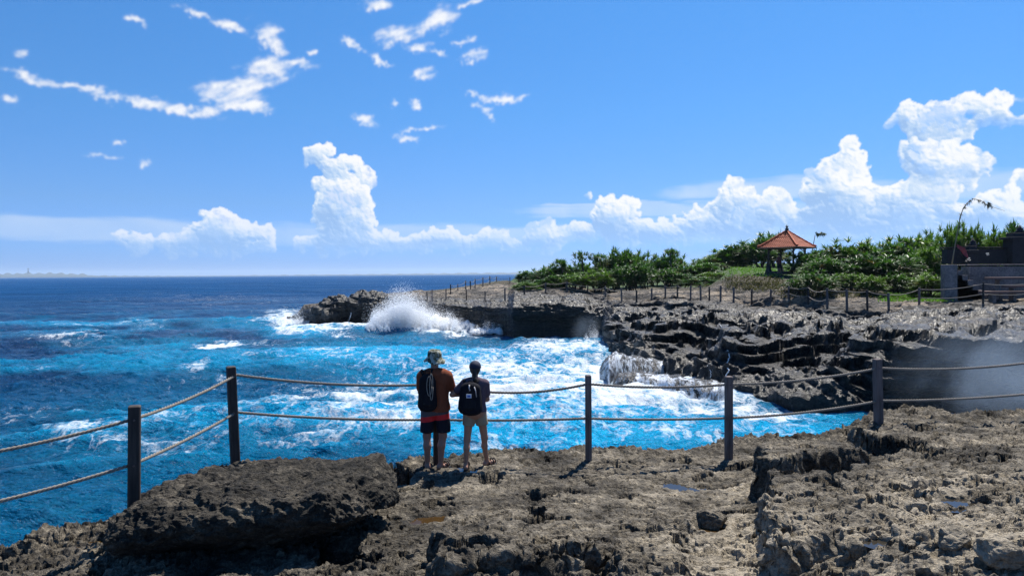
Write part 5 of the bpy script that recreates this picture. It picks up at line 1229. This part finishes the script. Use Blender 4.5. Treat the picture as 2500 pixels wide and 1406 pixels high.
def make_woman():
    p0 = at(1160, 1135, 10.7); z = shelf_z(p0[0], p0[1], .12)
    R = thing('person', 'shorter person at the fence with ponytail, navy cap, grey T-shirt and beige shorts', 'person', (p0[0], p0[1], z), math.radians(-3))
    hl, hr = (-.085, .04, .85), (.085, .05, .85); kl, kr = (-.120, .02, .46), (.135, .12, .46); al, ar = (-.138, -.02, .08), (.160, .21, .08)
    tl, tr = (-.142, .145, .03), (.265, .305, .03)
    tors = [('c', (-.050, .04, .87), (.050, .04, .87), .112, .112, .05), ('c', (-.045, .04, .88), (-.040, .04, 1.04), .104, .086, .06), ('c', (.045, .04, .88), (.040, .04, 1.04), .104, .086, .06), ('c', (-.045, .04, 1.04), (-.070, .03, 1.22), .092, .098, .06), ('c', (.045, .04, 1.04), (.070, .03, 1.22), .092, .098, .06), ('c', (-.130, .02, 1.300), (.130, .02, 1.300), .052, .052, .06), ('c', (-.05, .02, 1.32), (.05, .02, 1.32), .06, .06, .05)]
    hd = (0.005, .055, 1.515)
    neck = [('c', (0, .02, 1.31), (.002, .045, 1.47), .050, .044, .04)]
    sl, sr = (-.158, .02, 1.290), (.158, .02, 1.290); el, er = (-.345, .04, 1.130), (.182, .07, 1.060); wl, wr = (-.15, .13, 1.110), (.045, .235, 1.13)
    arms = [('c', sl, el, .046, .035, .045), ('c', el, wl, .036, .025, .03), ('c', sr, er, .046, .035, .045), ('c', er, wr, .036, .025, .03)]
    hands = hand(wl, (.75, .45, .1), (0, 0, -1), (0, .4, 1), .92, .7) + hand(wr, (-.85, .3, .1), (0, 0, -1), (0, .3, 1), .92, .7)
    mesh_sd('body', tors + neck + head_prims(hd, .95) + leg(hl, kl, al, tl, .86, .052) + leg(hr, kr, ar, tr, .86, .052) + arms + hands, SKIN_B, R, .0085)
    face(R, hd, .95, SKIN_B)
    shirt = [(q[0], q[1], q[2], q[3] + .020, q[4] + .020, .05) for q in tors]
    def sleeve(a, b, t, r0, r1): a, b = np.array(a), np.array(b); return ('c', a, a + (b - a) * t, r0, r1, .05)
    mesh_sd('tshirt', shirt + [sleeve(sl, el, .55, .066, .064), sleeve(sr, er, .62, .066, .062)], cloth('plum_grey_tshirt', (.105, .075, .095)), R, .010, lambda p, s: np.maximum(folds(p, s, .008, 9), .885 - p[..., 2]))
    sw = [('c', (-.045, .04, .88), (.045, .04, .88), .120, .120, .05), ('c', (-.080, .04, .84), (-.108, .03, .62), .100, .088, .02), ('c', (.080, .05, .84), (.118, .075, .62), .100, .090, .02)]
    mesh_sd('shorts', sw, cloth('beige_shorts', (.30, .24, .165)), R, .010, lambda p, s: np.maximum(np.maximum(folds(p, s, .006, 9), p[..., 2] - .935), .655 + .12 * np.abs(p[..., 0]) - p[..., 2]))
    hair = simple('dark_brown_hair', (.022, .012, .008), .55, .4, 40, .6, .01, stretch=(3, 3, .6))
    hx, hy, hz = hd
    mesh_sd('hair', [('e', (hx, hy - .020, hz + .01), (.080, .088, .098), .02), ('c', (hx, hy - .105, hz - .03), (hx + .01, hy - .135, hz - .14), .030, .028, .03), ('c', (hx + .01, hy - .135, hz - .14), (hx + .015, hy - .128, hz - .25), .028, .012, .02)], hair, R, .009, lambda p, s: np.maximum(folds(p, s, .004, 30), np.where(p[..., 2] > hz - .10, p[..., 1] - hy - .04, -1)))
    cap = simple('navy_cap_cloth', (.014, .018, .042), .8, .3, 20)
    cp = mesh_sd('cap', [('e', (hx, hy, hz + .040), (.090, .108, .092), .02)], cap, R, .009, lambda p, s: np.maximum(s, hz + .012 - .18 * (p[..., 1] - hy) * 0 - p[..., 2]))
    n = 24; v = []; 
    for rr, dz in ((.60, .0), (1.0, -.012)):
        for k in range(n): a = math.pi * (k / (n - 1)); v.append((hx + .082 * math.cos(a), hy + .06 + .115 * math.sin(a) * rr, hz + .026 + dz))
    b = build('brim', v, [(k, k + 1, n + k + 1, n + k) for k in range(n - 1)], cap, cp, True); b.modifiers.new('thickness', 'SOLIDIFY').thickness = .006
    sandals(R, [((al[0], al[1] - .035, 0), tl), ((ar[0] - .02, ar[1] - .02, 0), tr)], simple('dark_sandal', (.016, .013, .012), .7, .3))
    blk = cloth('black_daypack_cloth', (.010, .010, .014)); blk2 = cloth('black_daypack_web', (.014, .014, .018))
    def extra(r):
        wt = simple('white_tag', (.70, .72, .76), .6, .08); bl = simple('blue_print', (.05, .12, .42), .6, .1); st = simple('pale_strap_end', (.42, .40, .40), .7, .15)
        m = MB(); m.box((-.005, -.150, .270), (.075, .006, .058), 0, 1, .001); tg = m.build('tag', wt, r); m = MB(); m.box((-.005, -.1555, .268), (.048, .004, .030)); m.build('print', bl, tg)
        m = MB(); m.tube([(.0, -.118, .43), (-.004, -.132, .39), (.010, -.140, .345)], [.012, .009, .011], 6); m.build('clip', st, r, True)
        m = MB(); m.tube([(.07, -.11, .40), (.095, -.125, .33), (.105, -.13, .25)], [.010, .007, .006], 6); m.build('strap_end', st, r, True)
    backpack('black daypack with a white tag worn by the shorter person with the ponytail', (p0[0] - .055, p0[1] - .155, z + .90), math.radians(-3), .30, .44, .19, blk, blk2, extra)
def make_visitor():
    p0 = at(1902, 662, 64.5); z = p0[2]
    R = thing('person', 'distant person with dark hat and pack standing under the pavilion roof', 'person', (p0[0], p0[1], HC - .1), .3); s = .95
    tors = [('c', (-.06, 0, .92), (.06, 0, .92), .12, .12, .05), ('c', (0, 0, .95), (0, 0, 1.3), .14, .16, .06), ('c', (-.15, 0, 1.38), (.15, 0, 1.38), .06, .06, .07), ('c', (0, 0, 1.4), (0, .02, 1.55), .055, .05, .04)]
    arms = [('c', (-.19, 0, 1.37), (-.25, .05, 1.1), .05, .04, .04), ('c', (-.25, .05, 1.1), (-.1, .22, 1.1), .04, .03, .03), ('c', (.19, 0, 1.37), (.25, .05, 1.1), .05, .04, .04), ('c', (.25, .05, 1.1), (.12, .22, 1.15), .04, .03, .03)] + hand((-.1, .22, 1.1), (.7, .5, 0), (0, 0, -1), (0, 0, 1)) + hand((.12, .22, 1.15), (-.7, .5, 0), (0, 0, -1), (0, 0, 1))
    mesh_sd('body', tors + head_prims((0, .03, 1.63), 1) + arms + leg((-.09, 0, .92), (-.11, 0, .5), (-.11, 0, .08), (-.12, .16, .03), 1) + leg((.09, 0, .92), (.11, 0, .5), (.11, 0, .08), (.13, .16, .03), 1), SKIN_A, R, .016)
    mesh_sd('shirt', [(q[0], q[1], q[2], q[3] + .02, q[4] + .02, .06) for q in tors[:3]], cloth('wine_red_shirt', (.13, .035, .035)), R, .02)
    mesh_sd('shorts', [('c', (-.08, 0, .94), (-.11, 0, .55), .13, .1, .05), ('c', (.08, 0, .94), (.11, 0, .55), .13, .1, .05)], cloth('dark_shorts', (.03, .03, .035)), R, .02)
    m = MB(); m.lathe((0, .02, 1.69), [(.24, -.03), (.22, .0), (.11, .02), (.10, .10), (.06, .14)], 18); m.build('hat', cloth('black_hat', (.012, .012, .014)), R, True)
make_man(); make_woman(); make_visitor()
# ------------------------------------------------------------------ surf, spray, falling water
def white_water(name, c=(.84, .88, .92), tr=.35):
    m, g = new_mat(name); P = g.pos(); n = g.noise(P, 5, 6, .7)
    b = g.new('ShaderNodeBsdfDiffuse'); g.put(b.inputs[0], g.vm('SCALE', c, scale=g.math('MULTIPLY_ADD', n, .3, .82))); g.put(b.inputs['Normal'], g.bump(n, .6, .1))
    t = g.new('ShaderNodeBsdfTranslucent'); g.put(t.inputs[0], c); ms = g.new('ShaderNodeMixShader'); ms.inputs[0].default_value = tr
    g.put(ms.inputs[1], b.outputs[0]); g.put(ms.inputs[2], t.outputs[0]); g.put(g.out.inputs[0], ms.outputs[0]); return m
SURF = white_water('surf_white', (.96, .97, .98), tr=.6)
def foam_body():
    m, g = new_mat('aerated_foam'); P = g.pos(); n = g.noise(P, 3, 6, .7)
    p = principled(g, (.95, .965, .98), .9, g.bump(n, .9, .25), .1); b = p.node
    b.inputs['Subsurface Weight'].default_value = 1.0; b.inputs['Subsurface Radius'].default_value = (1, 1, 1); b.inputs['Subsurface Scale'].default_value = .9
    g.put(g.out.inputs[0], p); return m
FOAM_BODY = foam_body()
def droplets(name, P, R, rng, parent=None):
    """small irregular drops, four faces each"""
    N = len(P); T = np.array([[1, 1, 1], [1, -1, -1], [-1, 1, -1], [-1, -1, 1]], float) / 1.6
    a = rng.normal(size=(N, 4)); a /= np.linalg.norm(a, axis=1)[:, None]; w, x, y, z = a.T
    M = np.stack([1 - 2 * (y * y + z * z), 2 * (x * y - z * w), 2 * (x * z + y * w), 2 * (x * y + z * w), 1 - 2 * (x * x + z * z), 2 * (y * z - x * w), 2 * (x * z - y * w), 2 * (y * z + x * w), 1 - 2 * (x * x + y * y)], -1).reshape(N, 3, 3)
    v = P[:, None] + np.einsum('nij,kj->nki', M, T) * R[:, None, None] * rng.uniform(.5, 1.3, (N, 4, 1))
    b = np.arange(N)[:, None] * 4; f = np.concatenate([b + np.array([q]) for q in ([0, 1, 2], [0, 3, 1], [0, 2, 3], [1, 3, 2])])
    return build(name, v, f, SURF, parent, False)
def burst(prof, d, base, n, rng, rmin, rmax, depth, jets=420, lift=1.0):
    """ballistic jets of drops thrown up under a silhouette [(column,row)] seen at distance d"""
    xs = np.array([p[0] for p in prof], float); ys = np.array([p[1] for p in prof], float); ht = base - ys
    xf = np.linspace(xs[0], xs[-1], 400); w = np.interp(xf, xs, ht) ** 1.25; w /= w.sum(); xc = (xf * w).sum(); half = (xs[-1] - xs[0]) / 2
    out, rad = [], []; m = n // jets
    for _ in range(jets):
        x0 = rng.choice(xf, p=w); top = np.interp(x0, xs, ht); L = top * min(1.35, rng.gamma(3.0, .22)) * lift
        a = .55 * (x0 - xc) / half + rng.normal() * .30; t = rng.uniform(0, 1, m) ** .72
        sg = L * (.05 + .10 * t); x = x0 + math.sin(a) * L * t + rng.normal(size=m) * sg * .8; y = math.cos(a) * L * (t - .10 * t * t) + rng.normal(size=m) * sg * .7
        lim = np.interp(x, xs, ht) * rng.uniform(.75, 1.4); ok = (y < lim) | (rng.uniform(0, 1, m) < .12)
        dd = d + rng.normal() * depth + rng.normal(size=m) * .25; out.append(at(x, base - np.maximum(y, 0), dd)[ok]); rad.append((rng.uniform(rmin, rmax, m) * (1.25 - .75 * t))[ok])
    P = np.concatenate(out); R = np.concatenate(rad); k = P[:, 2] > -.1
    return P[k], R[k]
def puff_body(prof, d, base, scale, parent, seed, thick):
    """the solid heart of the burst: a lumpy mass under the drops"""
    xs = np.linspace(prof[0][0], prof[-1][0], 70); top = np.interp(xs, [p[0] for p in prof], [base - p[1] for p in prof]) * scale
    n = 48; vs = []
    for j, (x, t) in enumerate(zip(xs, top)):
        ends = min(1, j / 5, (len(xs) - 1 - j) / 5) ** .5
        for k in range(n):
            a = 2 * math.pi * k / n; yy = max(t, 1) * (.5 + .5 * math.sin(a)); q = at(x, base - yy * ends, d + thick * math.cos(a) * ends * (1 - .45 * (.5 + .5 * math.sin(a)))); vs.append(q)
    P = np.array(vs).reshape(len(xs), n, 3); c = P.mean(1, keepdims=True); dirv = P - c; dirv /= np.linalg.norm(dirv, axis=-1, keepdims=True) + 1e-6
    nz = .55 * fbm3(P / 1.5 + seed, 4, gain=.58) + .16 * ridge3(P / .55 + seed, 3); P = P + dirv * nz[..., None] * .85
    i = np.arange(len(xs) * n).reshape(len(xs), n); j2 = np.roll(i, -1, 1)
    f = np.stack([i[:-1], j2[:-1], j2[1:], i[1:]], -1).reshape(-1, 4)
    return build('foam_mass', P, f, FOAM_BODY, parent, True)
def make_splashes():
    rng = np.random.default_rng(9)
    prof = [(892, 800), (905, 774), (915, 756), (930, 754), (942, 742), (952, 722), (966, 716), (978, 706), (990, 714), (1002, 712), (1016, 732), (1030, 736), (1042, 754), (1060, 752), (1076, 768), (1092, 760), (1108, 766), (1118, 782), (1140, 782), (1170, 797)]
    r = thing('wave_splash', 'tall white burst of surf exploding against the far headland', 'splash')
    P, R = burst(prof, 70.0, 809, 230000, rng, .012, .050, 1.1, 560); droplets('drops', P, R, rng, r)
    puff_body([(x, y) for x, y in prof], 71.0, 809, .62, r, 3, .9)
    r = thing('wave_splash', 'small ragged splash at the foot of the smooth far cliff, right of the tall burst', 'splash')
    P, R = burst([(1150, 800), (1170, 790), (1186, 783), (1200, 788), (1222, 792), (1262, 812)], 68, 815, 9000, rng, .010, .045, .6, 120); droplets('drops', P, R, rng, r)
    puff_body([(1150, 806), (1185, 796), (1215, 800), (1255, 811)], 68, 815, .8, r, 5, .6)
    r = thing('wave_splash', 'thin upright jet of spray where the two cliffs meet', 'splash')
    P, R = burst([(1415, 826), (1430, 815), (1442, 800), (1449, 776), (1456, 796), (1466, 812), (1480, 828)], 60.5, 830, 7000, rng, .006, .024, .4, 60); droplets('drops', P, R, rng, r)
    r = thing('wave_splash', 'low white wash breaking round the flat tip of the headland', 'splash')
    P, R = burst([(668, 776), (700, 764), (728, 752), (742, 760), (752, 780)], 83, 790, 8000, rng, .012, .05, 1.6, 120); droplets('drops', P, R, rng, r)
    # lines of broken water along the foot of the rocks
    r = thing('wave_splash', 'line of white surf churning below the double waterfall', 'splash')
    P, R = burst([(1462, 945), (1480, 930), (1520, 952), (1580, 955), (1640, 964), (1700, 972), (1760, 972), (1800, 968), (1840, 985)], 32.5, 990, 9000, rng, .006, .024, .6, 300); P[:, 2] *= .6; droplets('drops', P, R, rng, r)
make_splashes()
def make_falls():
    m, g = new_mat('falling_water'); s = g.attr('along'); t = g.attr('down'); P = g.pos()
    q = g.comb(s, g.math('MULTIPLY', t, .55), 0.0)
    n = g.noise(g.map(q, scale=(1, 1, 1)), 5.0, 5, .62, dist=.2); n2 = g.noise(q, 14.0, 4, .65); n3 = g.noise(P, 4, 5, .7)
    f = g.math('ADD', g.math('MULTIPLY', n, .6), g.math('ADD', g.math('MULTIPLY', n2, .45), g.math('MULTIPLY', n3, .25)))
    f = g.math('ADD', f, g.math('MULTIPLY', g.attr('flow'), .42))
    a = g.mr(f, .74, .98)
    d = principled(g, (.78, .84, .92), .45, g.bump(f, .5, .08), .4); tl = g.new('ShaderNodeBsdfTranslucent'); g.put(tl.inputs[0], (.75, .83, .92))
    ms = g.new('ShaderNodeMixShader'); ms.inputs[0].default_value = .35; g.put(ms.inputs[1], d); g.put(ms.inputs[2], tl.outputs[0])
    tr = g.new('ShaderNodeBsdfTransparent'); m2 = g.new('ShaderNodeMixShader'); g.put(m2.inputs[0], a); g.put(m2.inputs[1], tr.outputs[0]); g.put(m2.inputs[2], ms.outputs[0]); g.put(g.out.inputs[0], m2.outputs[0])
    def ledge(spec, back, label, seed):
        """rock shelf with water pouring over its front: spec = column, foot row, lip row"""
        n = 150; c = np.array(spec, float); xs = np.linspace(c[0, 0], c[-1, 0], n); yf = np.interp(xs, c[:, 0], c[:, 1]); yt = np.interp(xs, c[:, 0], c[:, 2])
        foot = atz(xs, yf, 0.0); D = foot[:, 1]; lip = at(xs, yt, D + .25)
        z = np.maximum(lip[:, 2], .12); k = (xs - 1250) / FPX
        rows, att = [], []
        zz = z * (1 + .10 * fbm2(xs / 30 + seed, xs * 0, 3)); bk = back * (1 + .25 * fbm2(xs / 40 + seed, xs * 0 + 4, 3))
        for w in np.linspace(0, 1.06, 26):                     # a rounded shoulder from the back of the shelf down to the sea
            rows.append((D + .1 + bk * (1 - min(w, 1)) ** 1.9 - .12 * w, zz * (1 - w ** 2.6) - .10 * (1 - w) ** 3)); att.append(w * 1.5 - .4)
        Y = np.array([r[0] for r in rows]); Z = np.array([r[1] for r in rows]); X = Y * k[None]
        P = np.stack([X, Y, Z], -1); wob = .10 * fbm3(np.stack([X / .9, X * 0 + seed, Z / 2.5], -1), 3); P[..., 1] += .8 * wob; P[..., 2] += .07 * fbm3(P / .7, 3) * np.clip(1.1 - np.array(att)[:, None], 0, 1)
        s_ = np.repeat(X[12:13], len(rows), 0); tt = np.repeat(np.array(att)[:, None], n, 1)
        fl = np.where(tt > 0, .46 + .36 * fbm2(s_ / .8 + seed, s_ * 0, 3), .14 + .5 * fbm2(s_ / .8 + seed, tt * 2, 3))
        R = P.copy(); R[..., 1] += .10 + .10 * ridge3(P / .6 + seed, 3); R[..., 2] -= .05 - .05 * fbm3(P / .35 + seed, 3)
        rk = build('rock_ledge', R, grid_faces(len(rows), n), ROCK_FAR, None, True, {'pale': np.full(R.shape[:2], -.1)}); tag(rk, kind='structure')
        w = build('waterfall', P, grid_faces(len(rows), n), m, None, True, {'along': s_, 'down': tt, 'flow': fl}); tag(w, label, 'waterfall')
    ledge([(1464, 930, 905), (1474, 942, 885), (1486, 947, 872), (1502, 942, 866), (1540, 930, 870), (1590, 918, 878), (1640, 912, 888)], 1.9, 'upper of the two white waterfalls, pouring off the narrow rock shelf', 3)
    ledge([(1498, 948, 935), (1510, 956, 915), (1530, 962, 910), (1580, 966, 913), (1640, 973, 920), (1700, 982, 928), (1750, 984, 936), (1780, 976, 945), (1800, 968, 955)], 1.5, 'lower and wider of the two white waterfalls, a curtain over the long rock shelf', 8)
    # thin runnels down the dark rock
    mw = white_water('runnel_water', (.80, .84, .88), .2)
    def rock_hit(px, py):
        q = ray(px, py); q = q / q[1]; j = int(np.clip(np.searchsorted(HEAD_X, px), 1, len(HEAD_X) - 2)); c = HEAD_P[:, j]
        rows = 703 - FPX * ((c - np.array([0, 0, HC])) @ MM)[:, 1] / -((c - np.array([0, 0, HC])) @ MM)[:, 2]
        ok = np.nonzero(np.abs(rows - py) < 3)[0]; i = ok[np.argmin(c[ok, 1])] if len(ok) else int(np.argmin(np.abs(rows - py)))
        return c[i]
    for pts, lab, w in (([(1798, 852), (1794, 872), (1786, 888), (1790, 902), (1780, 916)], 'longest white runnel of water zigzagging down the dark rock', .12), ([(1650, 880), (1643, 890), (1640, 905), (1641, 918)], 'short runnel spilling beside the upper waterfall', .09), ([(1742, 890), (1748, 904), (1744, 920)], 'faint runnel between the waterfalls and the longest runnel', .06), ([(866, 766), (858, 776), (848, 788)], 'small white runnel off the dark rock at the tip of the headland', .22), ([(1768, 793), (1766, 806)], 'tiny trickle high on the rock terrace', .06)):
        P = np.array([rock_hit(*p) for p in pts]); P[:, 1] -= .22; P[:, 2] += .03; n = 24; t = np.linspace(0, len(P) - 1, n); i = np.clip(t.astype(int), 0, len(P) - 2); C = P[i] * (1 - (t - i))[:, None] + P[i + 1] * (t - i)[:, None]; C[:, 0] += .05 * fbm2(t * 1.7, t * 0 + 3, 3)
        mb = MB(); mb.tube([V(v) for v in C], [w * (.4 + .6 * abs(math.sin(2.3 * k + w * 40))) * .30 for k in range(n)], 6); tag(mb.build('runnel', mw, None, True), lab, 'runnel')
make_falls()
def make_mist():
    def cloud(name, c, r, dens, label, scale, seed, rz=0, colr=(.66, .82, 1.0)):
        m, g = new_mat(name + '_vapour'); o = g.obj(); ln = g.vm('LENGTH', o)
        n = g.noise(g.map(o, scale=(scale, scale, scale * .55), loc=(seed, 0, 0)), 1.0, 4, .6, dist=.4)
        f = g.math('MULTIPLY', g.mr(ln, 1.0, .15), g.mr(n, .38, .64)); v = g.new('ShaderNodeVolumePrincipled'); g.put(v.inputs['Color'], colr); g.put(v.inputs['Density'], g.math('MULTIPLY', f, dens)); v.inputs['Anisotropy'].default_value = .15
        g.put(g.out.inputs[1], v.outputs[0])
        mb = MB(); k = 16; mb.lathe((0, 0, 0), [(max(math.sin(math.pi * i / k), .01), -math.cos(math.pi * i / k)) for i in range(k + 1)], 24)
        b = mb.build(name, m, None, True, V(c)); b.scale = r; b.rotation_euler = (0, 0, rz); tag(b, label, 'spray', kind='stuff'); return b
    cloud('mist', at(2440, 925, 24.2), (4.3, 2.2, 2.3), .16, 'blue grey veil of sea mist in front of the dark cliff at right', 1.5, 3)
    cloud('mist', at(1440, 806, 60), (2.2, 1.0, 1.7), .16, 'thin mist hanging about the jet of spray between the cliffs', 1.6, 9)
    cloud('mist', at(1012, 762, 71), (4.2, 1.6, 2.6), .22, 'fine mist drifting off the tall burst of surf', 1.9, 6, 0, (.95, .97, 1.0))
make_mist()
